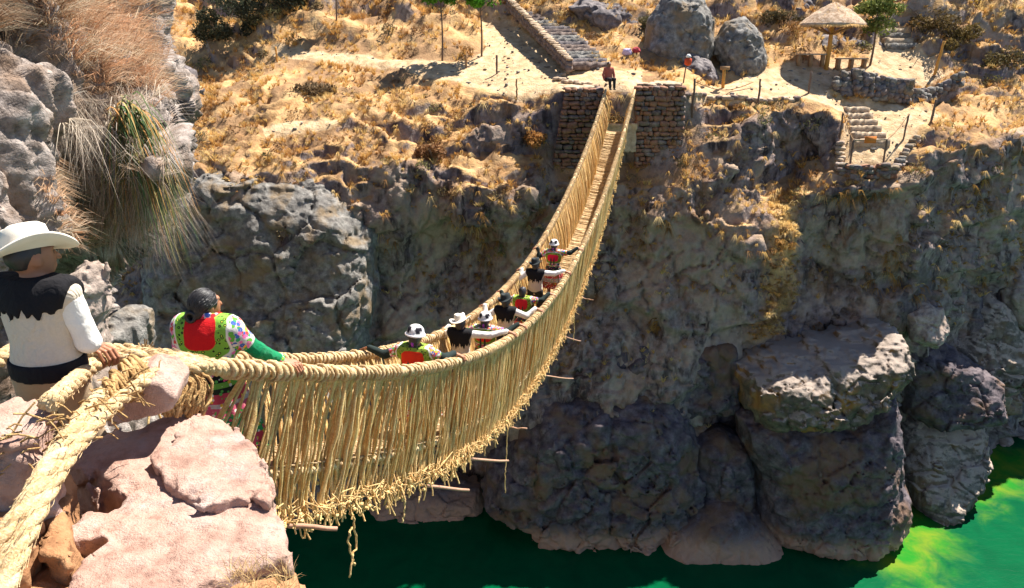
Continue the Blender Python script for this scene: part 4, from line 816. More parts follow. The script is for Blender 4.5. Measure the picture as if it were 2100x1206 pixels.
for lab, a, b in (('long low bench left of the shelter post', (1632, 133), (1688, 141)), ('low bench right of the shelter post', (1714, 144), (1774, 138))):
    A = ground_pt(*a, .0); B = ground_pt(*b, .0); bn = thing('bench', lab, 'bench', A); L = np.linalg.norm((B - A)[:2]); rz = math.atan2((B - A)[1], (B - A)[0]); bn.rotation_euler = (0, 0, rz)
    m = MB(); m.box((L / 2, 0, .5), (L, .32, .06)); m.build('seat', M['paletread'], bn, False)
    for x in (.12, L / 2, L - .12): m = MB(); m.box((x, 0, .2), (.14, .26, .54)); m.build('leg', M['wood'], bn, False)
for lab, px, py, col, s in (('white and purple cloth bundle in the shade below the dark rock', 1283, 118, (.5, .42, .6), .5), ('dark red cloth bundle in the shade beside the stair foot', 1303, 122, (.35, .05, .06), .42)):
    o = rock_obj('cloth_bundle', *nets(lambda G: np.linalg.norm(G * [1, 1.2, 1.25], axis=-1) - .36 + .16 * fbm(G * 4, 3, int(px)), [-.6] * 3, [.6] * 3, .05), plain('bundle_cloth', col, .9, .4, 6), lab, 'bundle'); o.scale = (s * 1.2,) * 3; o.location = ground_pt(px, py, .0)

def rotz_(p, a): c, s = math.cos(a), math.sin(a); return np.stack([p[:, 0] * c - p[:, 1] * s, p[:, 0] * s + p[:, 1] * c, p[:, 2]], -1)
# small loose stones lying on the trodden ground
pm_ = dA_ = np.linalg.norm(np.cross(np.gradient(V1, axis=0), np.gradient(V1, axis=1)), axis=-1) * smooth(.2, .7, pathm) * (GY > -20) * (GY < 380) / V1[..., 1] ** 2
gm_ = MB(); base_v = np.empty(len(STONES[0].vertices) * 3, np.float32); STONES[0].vertices.foreach_get('co', base_v); base_v = base_v.reshape(-1, 3); base_f = np.array([list(p.vertices) for p in STONES[0].polygons])
for i in rng.choice(pm_.size, 420, p=(pm_ / pm_.sum()).ravel()):
    s_ = .05 + .16 * random.random() ** 3; c = V1.reshape(-1, 3)[i] + rng.normal(0, .08, 3) * [1, 1, 0]; gm_.add(rotz_(base_v * [s_, s_ * .8, s_ * .6], random.uniform(0, 6.3)) + c, base_f)
struct(gm_.build('gravel', M['greyrock'], None, False), 'stuff')
# ------------------------------------------------------------------ people
def rcone(P, a, b, r1, r2):                   # distance to a tapered limb
    a = np.asarray(a, float); b = np.asarray(b, float); d = b - a; t = np.clip(((P - a) @ d) / (d @ d + 1e-12), 0, 1)
    return np.linalg.norm(P - a - t[..., None] * d, axis=-1) - (r1 + (r2 - r1) * t)
def ell(P, c, r):
    r = np.asarray(r, float); q = (P - np.asarray(c)) / r; k = np.linalg.norm(q, axis=-1); return (k - 1) * r.min() * np.clip(k, .6, 1.6) ** .3
def smin(ds, k):
    o = ds[0]
    for d in ds[1:]:
        h = np.clip(.5 + .5 * (d - o) / k, 0, 1); o = d * (1 - h) + o * h - k * h * (1 - h)
    return o
def rotz(p, a):
    p = np.asarray(p, float); c, s = math.cos(a), math.sin(a); return np.stack([p[..., 0] * c - p[..., 1] * s, p[..., 0] * s + p[..., 1] * c, p[..., 2]], -1)
SKIN = (0.36, 0.16, 0.085)
def mat_cloth(name, c, scale=120, var=.18, bump=.35, fold=0):
    t = NT(name); v = t.coord(); f = t.noise(v, scale, 3); g = t.noise(v, 7, 4); k = t.mix(f, tuple(x * (1 - var) for x in c), tuple(min(1, x * (1 + var)) for x in c)); k = t.mix(t.math('MULTIPLY', t.rng_(g, .4, .75), .3), k, tuple(x * .75 for x in c))
    t.color(k); t.b.inputs['Roughness'].default_value = .9; t.b.inputs['Sheen Weight'].default_value = .12 if max(c) > .1 else 0.0
    n = t.bump(f, bump, .006); 
    if fold: n = t.bump(t.noise(t.coord((1.4, 1.4, .8)), 9, 2, .5, 1.2), fold, .05, n)
    t.normal(n); return t.m
def mat_skin():
    t = NT('skin'); c = t.attr('col', 'Color'); t.color(t.mix(1.0, c, t.mix(t.noise(t.coord(), 18, 3), (.8, .8, .8), (1.15, 1.1, 1.1)), 'MULTIPLY')); t.b.inputs['Roughness'].default_value = .55; t.b.inputs['Specular IOR Level'].default_value = .4; t.b.inputs['Subsurface Weight'].default_value = .08; t.b.inputs['Subsurface Radius'].default_value = (.01, .004, .002); return t.m
def mat_shawl(name, zc, zr=1.0, red=(.62, .025, .02), r0=.15, green=(.22, .42, .04), bgc=(.5, .47, .46)):
    """woven shawl: plain red middle on the back, embroidered green border, flowers outside"""
    t = NT(name); v = t.coord(); X = t.sep(v); dx = t.math('MULTIPLY', X[0], 1.0); dz = t.math('MULTIPLY', t.math('SUBTRACT', X[2], zc), zr)
    wob = t.math('MULTIPLY', t.math('SUBTRACT', t.noise(v, 6, 2), .5), .05); d = t.math('ADD', t.math('POWER', t.math('ADD', t.math('POWER', t.math('ABSOLUTE', dx), 4.0), t.math('POWER', t.math('ABSOLUTE', dz), 4.0)), .25), wob)
    fl = t.vor(v, 32, 'F1', 'Color'); fs = t.sep(fl)[0]; dist = t.vor(v, 32); 
    flower = t.ramp(fs, [(0.0, (.66, .62, .6)), (.14, (.12, .36, .05)), (.34, (.62, .05, .06)), (.52, (.06, .12, .42)), (.62, (.66, .62, .56)), (.72, (.70, .16, .35)), (.86, (.05, .30, .12)), (.95, (.75, .35, .04))], 'CONSTANT')
    flower = t.mix(t.rng_(dist, .62, .70), flower, bgc); flower = t.mix(t.rng_(dist, .10, .16, 1.0, 0.0), flower, (.85, .6, .08))
    ring = t.vor(v, 30); border = t.mix(t.rng_(t.math('ABSOLUTE', t.math('SUBTRACT', ring, .28)), .06, .1, 1.0, 0.0), green, (.02, .03, .015)); border = t.mix(t.rng_(ring, .1, .16, 1.0, 0.0), border, (.75, .62, .05))
    c = t.mix(t.rng_(d, r0 - .004, r0 + .004), red, border); c = t.mix(t.rng_(d, r0 + .07, r0 + .076), c, (.72, .68, .62)); c = t.mix(t.rng_(d, r0 + .085, r0 + .09), c, flower)
    t.color(c); t.b.inputs['Roughness'].default_value = .9; t.normal(t.bump(t.math('ADD', t.noise(v, 120, 2), t.math('MULTIPLY', dist, .8)), .4, .01)); return t.m
def mat_skirt(name, base, bands, zmap):
    t = NT(name); v = t.coord(); z = t.math('MULTIPLY', t.sep(v)[2], 1 / zmap); c = t.ramp(z, [(p, q) for p, q in bands], 'CONSTANT'); fl = t.sep(t.vor(v, 30, 'F1', 'Color'))[0]; c = t.mix(t.rng_(t.vor(v, 30), .34, .42, 1.0, 0.0), c, t.ramp(fl, [(0, (.7, .65, .6)), (.3, (.65, .08, .2)), (.55, (.1, .4, .08)), (.8, (.7, .45, .05))], 'CONSTANT'))
    t.color(c); t.b.inputs['Roughness'].default_value = .9; t.normal(t.bump(t.noise(v, 90, 2), .4, .01)); return t.m
M['skin'] = mat_skin(); M['cream'] = mat_cloth('cream_wool', (.60, .51, .40), 90, .12, .4, .6); M['white'] = mat_cloth('white_wool', (.76, .73, .68), 90, .08, .3, .3); M['black'] = mat_cloth('black_wool', (.012, .011, .013), 90, .3, .4, .3); M['green'] = mat_cloth('green_knit', (.0, .20, .075), 140, .2, .4, .5); M['darksleeve'] = mat_cloth('dark_sleeve', (.02, .03, .028), 120, .3); M['trouser'] = mat_cloth('dark_trouser', (.03, .028, .03)); M['tan'] = mat_cloth('tan_trouser', (.36, .25, .15))
M['feltcream'] = mat_cloth('cream_felt', (.78, .70, .58), 200, .06, .2); M['feltblack'] = mat_cloth('black_felt', (.03, .035, .036), 200, .2, .2); M['cap'] = None
t_ = NT('felt_cap'); t_.color(t_.attr('col', 'Color')); t_.normal(t_.bump(t_.noise(t_.coord(), 160, 2), .3, .004)); M['cap'] = t_.m
t_ = NT('black_hair'); hv = t_.coord((1, 1, .25)); t_.color(t_.mix(t_.noise(hv, 90, 3), (.005, .004, .005), (.020, .016, .017))); t_.b.inputs['Roughness'].default_value = .52; t_.b.inputs['Specular IOR Level'].default_value = .6; t_.normal(t_.bump(t_.noise(hv, 150, 2), .4, .004)); M['hair'] = t_.m
def head_sdf(P, c, yaw, s):
    q = rotz(P - c, -yaw) / s
    d = smin([ell(q, (0, -.012, .012), (.076, .095, .098)), ell(q, (0, .035, -.058), (.055, .058, .062)), ell(q, (0, .06, -.01), (.058, .04, .07))], .03)
    d = smin([d, rcone(q, (0, .098, .012), (0, .122, -.026), .009, .014)], .012); d = smin([d, ell(q, (0, .094, -.062), (.024, .012, .011))], .01); d = smin([d, ell(q, (0, .082, .04), (.055, .02, .014))], .015)
    for e in (-1, 1): d = smin([d, ell(q, (e * .077, -.005, -.01), (.011, .024, .033))], .008); d = np.maximum(d, -(np.linalg.norm(q - [e * .031, .108, .018], axis=-1) - .017))
    return d * s
def ik(S, Wp, l1, l2, bend):
    S = np.asarray(S, float); Wp = np.asarray(Wp, float); d = Wp - S; L = np.linalg.norm(d)
    if L > (l1 + l2) * .985: k = L / ((l1 + l2) * .985); l1 *= k; l2 *= k
    a = (l1 * l1 - l2 * l2 + L * L) / (2 * L); h = math.sqrt(max(0, l1 * l1 - a * a)); u = d / L; b = np.asarray(bend, float) - u * (np.asarray(bend, float) @ u); b /= np.linalg.norm(b) + 1e-9; return S + u * a + b * h
def merge(parts):
    n = 0; V = []; F = []
    for v, f in parts: V.append(v); F.append(f + n); n += len(v)
    return np.vstack(V), np.vstack(F)
def hand_sdf(G, w_, c, t, o, up, s=1.0):
    """hand resting over a rope: fingers wrapped over its outer side, thumb on the inner"""
    t, o, up = (np.asarray(x, float) for x in (t, o, up)); ds = []
    lens = (.92, 1.0, .95, .78)
    for i in range(4):
        x = t * (1.5 - i) * .0215 * s; L = lens[i]; k = c + up * .088 * s + o * .012 * s + x; p1 = c + up * .07 * s + o * (.018 + .042 * L) * s + x * 1.05; p2 = c + up * .026 * s + o * (.035 + .048 * L) * s + x * 1.05; p3 = c - up * .012 * s * L + o * (.03 + .042 * L) * s + x
        ds += [rcone(G, w_ + x * .55, k, .017 * s, .0125 * s)]; ds += [rcone(G, k, p1, .0108 * s, .0098 * s), rcone(G, p1, p2, .0098 * s, .009 * s), rcone(G, p2, p3, .009 * s, .0075 * s)]
    d = smin([smin(ds[i * 4:i * 4 + 1], .01) for i in range(4)], .014); f = ds[1]
    for i in range(4): d = np.minimum(d, smin([ds[i * 4 + 1], ds[i * 4 + 2], ds[i * 4 + 3]], .004))
    b = w_ + t * .018 * s; th1 = c + up * .072 * s - o * .05 * s + t * .045 * s; th2 = c + up * .03 * s - o * .07 * s + t * .06 * s
    return smin([d, smin([rcone(G, b, th1, .017 * s, .012 * s), rcone(G, th1, th2, .0115 * s, .009 * s)], .008)], .008)
def person(label, base, yaw, H, hands, spec, vox=.02, lean=0.0, head_yaw=0.0, sit=False, group='people crossing the rope bridge'):
    """hands: {side: (rope centre, rope direction, outward)} in world space, side -1 left, +1 right"""
    base = np.asarray(base, float); k = H / 1.6; root = thing('person', label, 'person', base, group); root.rotation_euler = (0, 0, yaw)
    loc = lambda p: rotz(np.asarray(p, float) - base, -yaw); vec = lambda v: rotz(np.asarray(v, float), -yaw)
    hz = .86 * k if not sit else .22 * k; ty = lambda z: lean * (z - hz)
    top = lambda z: z * k - (.64 * k if sit else 0); sh_z = top(1.32); J = {}
    S = {s: np.array([s * .165 * k, ty(sh_z), sh_z]) for s in (-1, 1)}; E = {}; Wr = {}
    for s in (-1, 1):
        if hands.get(s) is not None:
            c, t, o = hands[s]; c, t, o = loc(c), vec(t), vec(o); Wr[s] = c + np.array([0, 0, .115]) * k - o * .07 * k - t * .035; J[s] = (c, t, o)
        else: Wr[s] = S[s] + np.array([s * .08, .12, -.48]) * k
        E[s] = ik(S[s], Wr[s], .28 * k, .245 * k, spec.get('elbow', (s * .75, -.5, -.75)))
    hc = np.array([0, ty(top(1.49)) + .02, top(1.492)])
    def legs(P, inf):
        if sit: L = [[(s * .09 * k, 0, hz), (s * .11 * k, .40 * k, hz + .03), (s * .10 * k, .45 * k, hz - .36 * k)] for s in (-1, 1)]
        else: L = [[(s * .09 * k, 0, .84 * k), (s * .10 * k, .02 + s * .05, .45 * k), (s * .10 * k, s * .07, .07 * k)] for s in (-1, 1)]
        ds = []
        for s, (a, b, c) in zip((-1, 1), L): ds += [rcone(P, a, b, .088 * k + inf, .06 * k + inf), rcone(P, b, c, .058 * k + inf, .04 * k + inf), rcone(P, np.array(c) - [0, .04, .035 * k], np.array(c) + [0, .15, -.045 * k], .035 * k + inf, .028 * k + inf)]
        return smin(ds, .03)
    def torso(P, inf):
        g = lambda z: np.array([0, ty(z), z]); ds = [ell(P, g(top(.92)), np.array([.165, .125, .15]) * k + inf), ell(P, g(top(1.06)), np.array([.145, .105, .17]) * k + inf), ell(P, g(top(1.23)), np.array([.17, .115, .17]) * k + inf), rcone(P, S[-1], S[1], .062 * k + inf, .062 * k + inf)]
        return smin(ds, .06)
    def arms(P, inf, upto=1.0):
        ds = []
        for s in (-1, 1):
            e = E[s] + (Wr[s] - E[s]) * upto; ds += [rcone(P, S[s], E[s], .056 * k + inf, .043 * k + inf), rcone(P, E[s], e, .042 * k + inf, .030 * k + inf)]
        return smin(ds, .025)
    neck = lambda P, inf: rcone(P, (0, ty(sh_z), sh_z), hc - [0, .015, .05], .052 * k + inf, .046 * k + inf)
    allp = np.vstack([[S[s], E[s], Wr[s]] for s in (-1, 1)] + [[[0, 0, 0], hc]]); lo = allp.min(0) - .2; hi = allp.max(0) + .2; lo[2] = (-.25 if sit else -.02); hi[2] = hc[2] + .16; lo[:2] = np.minimum(lo[:2], -.26); hi[:2] = np.maximum(hi[:2], .3 if not sit else .75)
    Vb, Fb = nets(lambda P: smin([legs(P, 0), torso(P, 0), arms(P, 0), neck(P, 0), head_sdf(P, hc, head_yaw, k)], .02), lo, hi, vox, 2.2)
    parts = [(Vb, Fb)]
    hb = hc; parts.append(nets(lambda P: head_sdf(P, hc, head_yaw, k * 1.004), hc - .16, hc + .16, min(vox, .011), 2.2))
    for s, (c, t, o) in J.items():
        parts.append(nets(lambda P: hand_sdf(P, Wr[s], c, t, o, np.array([0, 0, 1.0]), k), np.minimum(c, Wr[s]) - .13, np.maximum(c, Wr[s]) + .13, .0065 if vox > .015 else .005, 3.0))
    V, F = merge(parts); col = np.tile(np.array(spec.get('skin', SKIN)), (len(V), 1)); q = rotz(V - hc, -head_yaw) / k
    for e in (-1, 1): col[np.linalg.norm(q - [e * .031, .098, .018], axis=1) < .017] = (.02, .015, .012)
    col[(np.linalg.norm((q - [0, .104, -.062]) / [1, 1, .5], axis=1) < .022)] = (.30, .09, .07); low_ = V[:, 2] < (.11 * k if not sit else -.1); col[low_] = (.03, .02, .015)
    obj('body', mesh_np('body', V, F, True, {'col': col}), M['skin'], root)
    # --- clothes
    inf = .016 * k; up = spec.get('sleeve_to', .93)
    V, F = nets(lambda P: np.maximum(smin([torso(P, inf), neck(P, .008) + .0 * P[..., 2]], .03), np.maximum(top(.80 if not spec.get('belt') else .91) - P[..., 2], P[..., 2] - top(1.40))), lo, hi, vox, 2.2); V2, F2 = nets(lambda P: arms(P, inf, up) + .006 * fbm(P * np.array([14, 14, 18]), 2, 3), lo, hi, vox, 2.2)
    obj('jumper', mesh_np('jumper', *merge([(V, F)] + ([(V2, F2)] if spec['sleeve'] == spec['jumper'] else []))), M[spec['jumper']], root)
    if spec['sleeve'] != spec['jumper']: obj('sleeves', mesh_np('sleeves', V2, F2), M[spec['sleeve']], root)
    if spec.get('cuff'):
        for s in J: a = E[s] + (Wr[s] - E[s]) * .80; b = E[s] + (Wr[s] - E[s]) * 1.0; m = MB(); m.tube([a + (b - a) * x for x in (0, .1, .5, .9, 1)], [.036 * k, .049 * k, .05 * k, .05 * k, .036 * k], 14); m.build('cuff', spec['cuff'], root)
    if spec.get('vest'):                       # black yoke with pointed hem
        def yoke(P):
            an = np.arctan2(P[..., 0], -(P[..., 1] - ty(1.2))); zig = np.abs(((an * 2.9 + .35) % 1.0) - .5) * 2; hem = top(spec.get('hem', 1.10)) + spec.get('zig', .085) * k * zig + .3 * spec.get('zig', .085) * k * np.sin(an * 7); 
            return np.maximum(smin([torso(P, inf + .014), rcone(P, S[-1], S[-1] + (E[-1] - S[-1]) * .22, .056 * k + inf + .014, .05 * k + inf + .012), rcone(P, S[1], S[1] + (E[1] - S[1]) * .22, .056 * k + inf + .014, .05 * k + inf + .012), neck(P, .016)], .03), np.maximum(hem - P[..., 2], np.maximum(P[..., 2] - top(1.405), np.abs(P[..., 0]) - (.175 + .05 * smooth(top(1.2), top(1.36), P[..., 2])) * k)))
        obj('vest', mesh_np('vest', *nets(yoke, lo, hi, min(vox, .014), 2.2)), M['black'], root)
    if spec.get('shawl'):
        def shawl(P):
            an = np.abs(np.arctan2(P[..., 0], -(P[..., 1] - ty(1.2)))); hem = top(spec.get('hem', .98)) + .10 * k * smooth(.5, 1.6, an) + .012 * np.sin(an * 12)
            up_ = [rcone(P, S[s], S[s] + (E[s] - S[s]) * .55, .07 * k + inf, .058 * k + inf) for s in (-1, 1)]
            return np.maximum(smin([torso(P, inf + .026) + .008 * fbm(P * 9, 2, 8), neck(P, .028)] + up_, .05), np.maximum(hem - P[..., 2], P[..., 2] - top(1.425 if spec.get('collar') else 1.40)))
        obj('shawl', mesh_np('shawl', *nets(shawl, lo, hi, min(vox, .014), 2.2)), spec['shawl'], root)
        if spec.get('collar'): obj('collar', mesh_np('collar', *nets(lambda P: np.maximum(np.abs(neck(P, .036)) - .008, np.maximum(top(1.34) - P[..., 2] + .25 * (P[..., 1] - hc[1]), P[..., 2] - top(1.435) - .35 * (hc[1] - P[..., 1]))), lo, hi, .009, 2.2)), spec['collar'], root)
    if spec.get('skirt'):
        na, nr = 96, 14; a = np.linspace(0, 2 * math.pi, na, endpoint=False); zt, zb = top(1.0), top(spec.get('skirt_to', .38)); Vv = []
        for i in range(nr):
            f = i / (nr - 1); r = (.155 + .15 * f ** .8) * k; z = zt + (zb - zt) * f; p = 1 + .07 * f * np.sin(a * 16) + .03 * f * np.sin(a * 5 + 1); Vv.append(np.stack([r * p * np.cos(a) * 1.08, r * p * np.sin(a) * .95 + ty(z) * (z > hz), np.full(na, z)], -1))
        Vv = np.vstack(Vv); i = np.arange(nr - 1)[:, None] * na; j = np.arange(na)[None]; Fq = np.stack([i + j, i + na + j, i + na + (j + 1) % na, i + (j + 1) % na], -1).reshape(-1, 4); obj('skirt', mesh_np('skirt', Vv, Fq), spec['skirt'], root)
    else:
        obj('trousers', mesh_np('trousers', *nets(lambda P: np.maximum(smin([legs(P, .016), ell(P, (0, 0, top(.9)), np.array([.175, .135, .13]) * k)], .04), np.maximum(P[..., 2] - top(.95), (.10 * k if not sit else -.12) - P[..., 2])), lo, hi, vox, 2.2)), M[spec['trouser']], root)
        if spec.get('belt'): obj('belt', mesh_np('belt', *nets(lambda P: np.maximum(torso(P, .032), np.abs(P[..., 2] - top(.93)) - .05), lo, hi, .014, 2.2)), M['black'], root)
    # --- hair
    def hair(P):
        q = rotz(P - hc, -head_yaw) / k; d = smin([ell(q, (0, -.018, .022), (.092, .108, .106)), ell(q, (0, -.085, -.045), (.06, .045, .05))] if not spec.get('short') else [ell(q, (0, -.02, .02), (.0795, .098, .1))], .03); cut = np.maximum(q[..., 1] - ((.062 if not spec.get('short') else .02) + .30 * np.maximum(q[..., 2], 0)), (-.10 if not spec.get('short') else -.035) - q[..., 2] + .2 * q[..., 1]); return np.maximum(d + .007 * fbm(q * np.array([38, 38, 5]), 3, 4) + .010 * fbm(q * 9, 2, 6), cut + .012 * fbm(q * np.array([30, 30, 12]), 2, 9)) * k
    V, F = nets(hair, hc - .18, hc + .18, min(vox, .012), 2.2); hp_ = [(V, F)]
    if spec.get('braid'):
        for s in (-1, 1) if spec['braid'] == 2 else (0,):
            p0 = hc + rotz(np.array([s * .04, -.10, -.06]), head_yaw) * k; tt = np.linspace(0, 1, 40)[:, None]; mid = p0 + np.array([0, -.05, -.42]) * k * tt + np.array([0, -.05, 0]) * np.sin(tt * 2.2); m = MB(); twisted(m, mid, .024 * k, 3, .07, 6); Vv = np.vstack(m.V); Ff = np.vstack(m.F); Ff = np.where(Ff < 0, Ff[:, :1], Ff); hp_.append((Vv, Ff))
    if vox < .015 and not spec.get('short'):   # combed strands drawn back into a low knot
        m = MB(); knot = hc + rotz(np.array([0, -.12, -.05]), head_yaw) * k
        for q in range(150):
            az, el = random.uniform(-2.6, 2.6), random.uniform(.05, 1.35); d = np.array([math.sin(az) * math.cos(el), math.cos(az) * math.cos(el) * .62, math.sin(el)]); p0 = np.array([0, -.016, .02]) + d * [.094, .110, .108]
            if p0[1] > .062 + .3 * max(0, p0[2]): continue
            e_ = np.array([random.uniform(-.03, .03), -.122, -.045 + random.uniform(-.03, .03)]); tt = np.linspace(0, 1, 9)[:, None]; pp = p0 + (e_ - p0) * tt; c0 = np.array([0, -.016, .02]); nrm = (pp - c0) / [.095, .111, .109]; pp = c0 + (pp - c0) / np.maximum(np.linalg.norm(nrm, axis=1), .35)[:, None] * (1 + random.uniform(-.01, .025))
            m.tube(rotz(pp, head_yaw) * k + hc, .0032, 5)
        tt = np.linspace(0, 4 * math.pi, 60); m.tube(knot + np.stack([.03 * np.cos(tt), -.012 + .012 * np.sin(tt * .5), .035 * np.sin(tt)], -1), .015, 7)
        Vv = np.vstack(m.V); Ff = np.vstack(m.F); hp_.append((Vv, np.where(Ff < 0, Ff[:, :1], Ff)))
    V, F = merge(hp_); obj('hair', mesh_np('hair', V, F), M['hair'], root)
    # --- hats: turned profiles
    hat = spec.get('hat')
    if hat:
        na = 64; a = np.linspace(0, 2 * math.pi, na, endpoint=False); ca, sa = np.cos(a), np.sin(a); tilt = np.array(Matrix.Rotation(spec.get('tilt', (0, 0))[0], 3, 'X') @ Matrix.Rotation(spec.get('tilt', (0, 0))[1], 3, 'Y'))
        if hat in ('cream', 'black'):
            bw = spec.get('brim', .20); prof = [(bw * 1.0, .0), (bw * .985, .008), (bw * .75, .006), (.112, .008), (.104, .03), (.100, .07), (.094, .112), (.078, .128), (.045, .118), (.001, .110)]; under = [(.10, -.004), (bw * .75, -.004), (bw * .99, -.004)]
            rings = []; 
            for r, z in under + prof:
                zz = z + (.05 if r > .12 else 0) * np.abs(ca) ** 3 * (r / bw) ** 2 - (.02 if r > .12 else 0) * np.abs(sa) ** 3 * (r / bw) ** 2; rx = r * (1.0 - (.12 * np.maximum(0, sa) if z > .06 else 0)); zz = zz - (.03 * np.exp(-(ca * r / .03) ** 2) if (z > .1 and r < .09) else 0) * (1 + 0 * sa)
                rings.append(np.stack([rx * ca * .96, r * sa * 1.08, zz], -1))
            C = None; matn = M['feltcream' if hat == 'cream' else 'feltblack']; off = spec.get('hat_off', .052)
        else:
            prof = [(.10, -.004), (.128, -.006), (.138, .0), (.132, .016), (.116, .026), (.112, .05), (.103, .085), (.085, .112), (.055, .130), (.02, .137), (.001, .138)]; rings = [np.stack([r * ca, r * sa * 1.1, np.full(na, z)], -1) for r, z in prof]; off = .045; matn = M['cap']
        Vh = np.vstack(rings) * k * 1.02; Vh = Vh @ tilt.T; i = np.arange(len(rings) - 1)[:, None] * na; j = np.arange(na)[None]; Fq = np.stack([i + j, i + j + 0 * j + na, i + na + (j + 1) % na, i + (j + 1) % na], -1).reshape(-1, 4)[:, ::-1]
        at = None
        if hat == 'cap':
            V0_ = np.vstack(rings); at = np.tile(np.array([.78, .76, .75]), (len(V0_), 1)); 
            for e in (-1, 1): at[(np.linalg.norm((V0_ - [e * .06, -.06, .085]) / [.045, .075, .05], axis=1) < 1)] = (.012, .01, .018); at[(np.linalg.norm((V0_ - [e * .062, .06, .085]) / [.034, .05, .042], axis=1) < 1)] = (.012, .01, .018)
            at[V0_[:, 2] < .022] = (.74, .70, .71)
        Vh = rotz(Vh, head_yaw) + hc + [0, -.006, off * k]; ho = obj('hat', mesh_np('hat', Vh, Fq, True, {'col': at} if at is not None else None), matn, root)
        if hat in ('cream', 'black') and vox < .015:
            m = MB(); pts = np.stack([.1075 * ca * .96, .1075 * sa * 1.08, np.full(na, .022)], -1) * k * 1.02; pts = rotz(pts @ tilt.T, head_yaw) + hc + [0, -.006, off * k]; m.tube(np.vstack([pts, pts[:1]]), .007, 6, cap=False); m.build('hat_band', M['tan'], ho)
        if hat == 'cap': m = MB(); a2 = hc + [0, -.1 * k, -.02 * k]; m.tube([a2 + [0, .01, .03], a2 + [0, -.015, -.02], a2 + [0, -.01, -.09 * k]], [.02, .026, .012], 7); m.build('ribbon', M['purple'], root)
    return root
M['redtop'] = mat_cloth('red_top', (.45, .12, .08)); M['purple'] = mat_cloth('purple_ribbon', (.30, .05, .42)); pi2 = math.pi / 2
BYAW = math.atan2(BD[1], BD[0]) - pi2
def on_bridge(px, py, H):                      # where on the floor a head at this bearing stands
    s, u = np.meshgrid(np.arange(1, 22, .03), np.arange(.05, .96, .03), indexing='ij'); p = floor_(s, u); a, b = proj(p + [0, 0, H + .03]); e = (a - px) ** 2 + (b - py) ** 2; i = np.unravel_index(e.argmin(), e.shape); return e[i], s[i], u[i], p[i]
def grip(s, side): return (rail(np.array(s), 0.0 if side > 0 else WID), BD * 1.0 + np.array([0, 0, np.polyval(np.polyder(pz), s)]), -BN if side > 0 else BN)
SHW = [mat_shawl('shawl_%d' % i, 1.22 + dz_, zr, red, r0 * 1.25, (.25, .36, .05), (.42, .14, .06)) for i, (dz_, zr, red, r0) in enumerate(((.0, 1.3, (.70, .04, .015), .125), (.0, 1.6, (.70, .03, .015), .12), (.02, 1.2, (.66, .02, .03), .11), (-.02, 1.5, (.72, .015, .06), .115)))]
SKT = mat_skirt('red_skirt', None, [(0, (.06, .01, .012)), (.22, (.35, .03, .03)), (.46, (.30, .05, .03)), (.52, (.3, .28, .27)), (.62, (.45, .03, .05)), (.72, (.5, .1, .06)), (.82, (.03, .03, .05)), (.92, (.35, .3, .2))], 1.05)
woman = lambda i, **q: dict(jumper='darksleeve', sleeve='darksleeve', shawl=SHW[i], skirt=SKT, braid=2, **q)
man = lambda hat, **q: dict(jumper='cream', sleeve=q.pop('sl', 'white'), vest=True, trouser='trouser', hat=hat, **q)
CREW = [((848, 676), 1.58, 'woman in white black-patched cap and red-green shawl, first on the bridge', woman(0, hat='cap', tilt=(-.15, .1)), {-1: .0, 1: .45}),
        ((942, 650), 1.62, 'man in cream hat and black yoke vest behind the first capped woman', man('cream', tilt=(-.2, -.25), brim=.19, hem=1.08), {-1: .25, 1: .3}),
        ((993, 646), 1.58, 'woman in white black-patched cap and orange-red shawl, beside the cream-hatted man', woman(1, hat='cap'), {-1: .15, 1: .3}),
        ((1036, 607), 1.66, 'man in black hat and white sleeves, nearer of the two black hats', man('black', tilt=(-.1, -.2), brim=.16), {-1: .1, 1: .2}),
        ((1071, 588), 1.58, 'bareheaded dark-haired woman with red shawl between the two black-hatted men', woman(2, braid_=1), {-1: .15, 1: .3}),
        ((1098, 534), 1.68, 'man in black hat and white sleeves, farther of the two black hats', man('black', tilt=(-.1, -.2), brim=.16), {-1: .1, 1: .2}),
        ((1136, 496), 1.60, 'woman in white cap and striped red skirt, farthest along the bridge', woman(3, hat='cap'), {-1: .0, 1: .2})]
for (px, py), H, lab, spec, gr in CREW:
    e, s, u, p = on_bridge(px, py, H)
    person(lab, p, BYAW, H, {sd: grip(s + ds, sd) for sd, ds in gr.items()}, spec, .02, 0.06, group='people crossing the rope bridge')
# the woman at the near end of the bridge
wb = W(424, 600, 5.0); Hw = 1.60; wbase = np.array([wb[0] - .04, wb[1], wb[2] - Hw])
SHN = mat_shawl('near_shawl', 1.33, .95, (.62, .012, .015), .12, (.20, .42, .05)); floral = mat_shawl('floral_cloth', 3.0, 1, (.6, .02, .02), .1)
person('woman in green knit with red and floral shawl at the near end', wbase, BYAW + .15, Hw, {1: (hit(600, 764, RA, RB), BD, -BN), -1: None}, dict(jumper='green', sleeve='green', shawl=SHN, collar=floral, cuff=floral, hem=1.0,
       skirt=mat_skirt('embroidered_skirt', None, [(0, (.02, .02, .02)), (.40, (.55, .06, .1)), (.48, (.03, .3, .1)), (.56, (.03, .03, .03)), (.60, (.04, .28, .12)), (.68, (.5, .1, .16)), (.76, (.45, .4, .42)), (.79, (.5, .06, .1)), (.86, (.02, .03, .02)), (.9, (.15, .4, .06)), (.94, (.012, .012, .012))], 1.0), braid=0, skirt_to=.35), .0125, .02, -.5, group='people crossing the rope bridge')
V, F = nets(lambda G: np.maximum(np.abs(G[..., 2] + .11) - .1, np.maximum(np.abs(G[..., 0]) - .3, np.abs(G[..., 1]) - .3)) + .04 * fbm(G * 4, 3, 81), [-.7, -.7, -.35], [.7, .7, .1], .03); o = rock_obj('stone', V + wbase + [0, .05, 0], F, M['brownstone'], parent=ab)
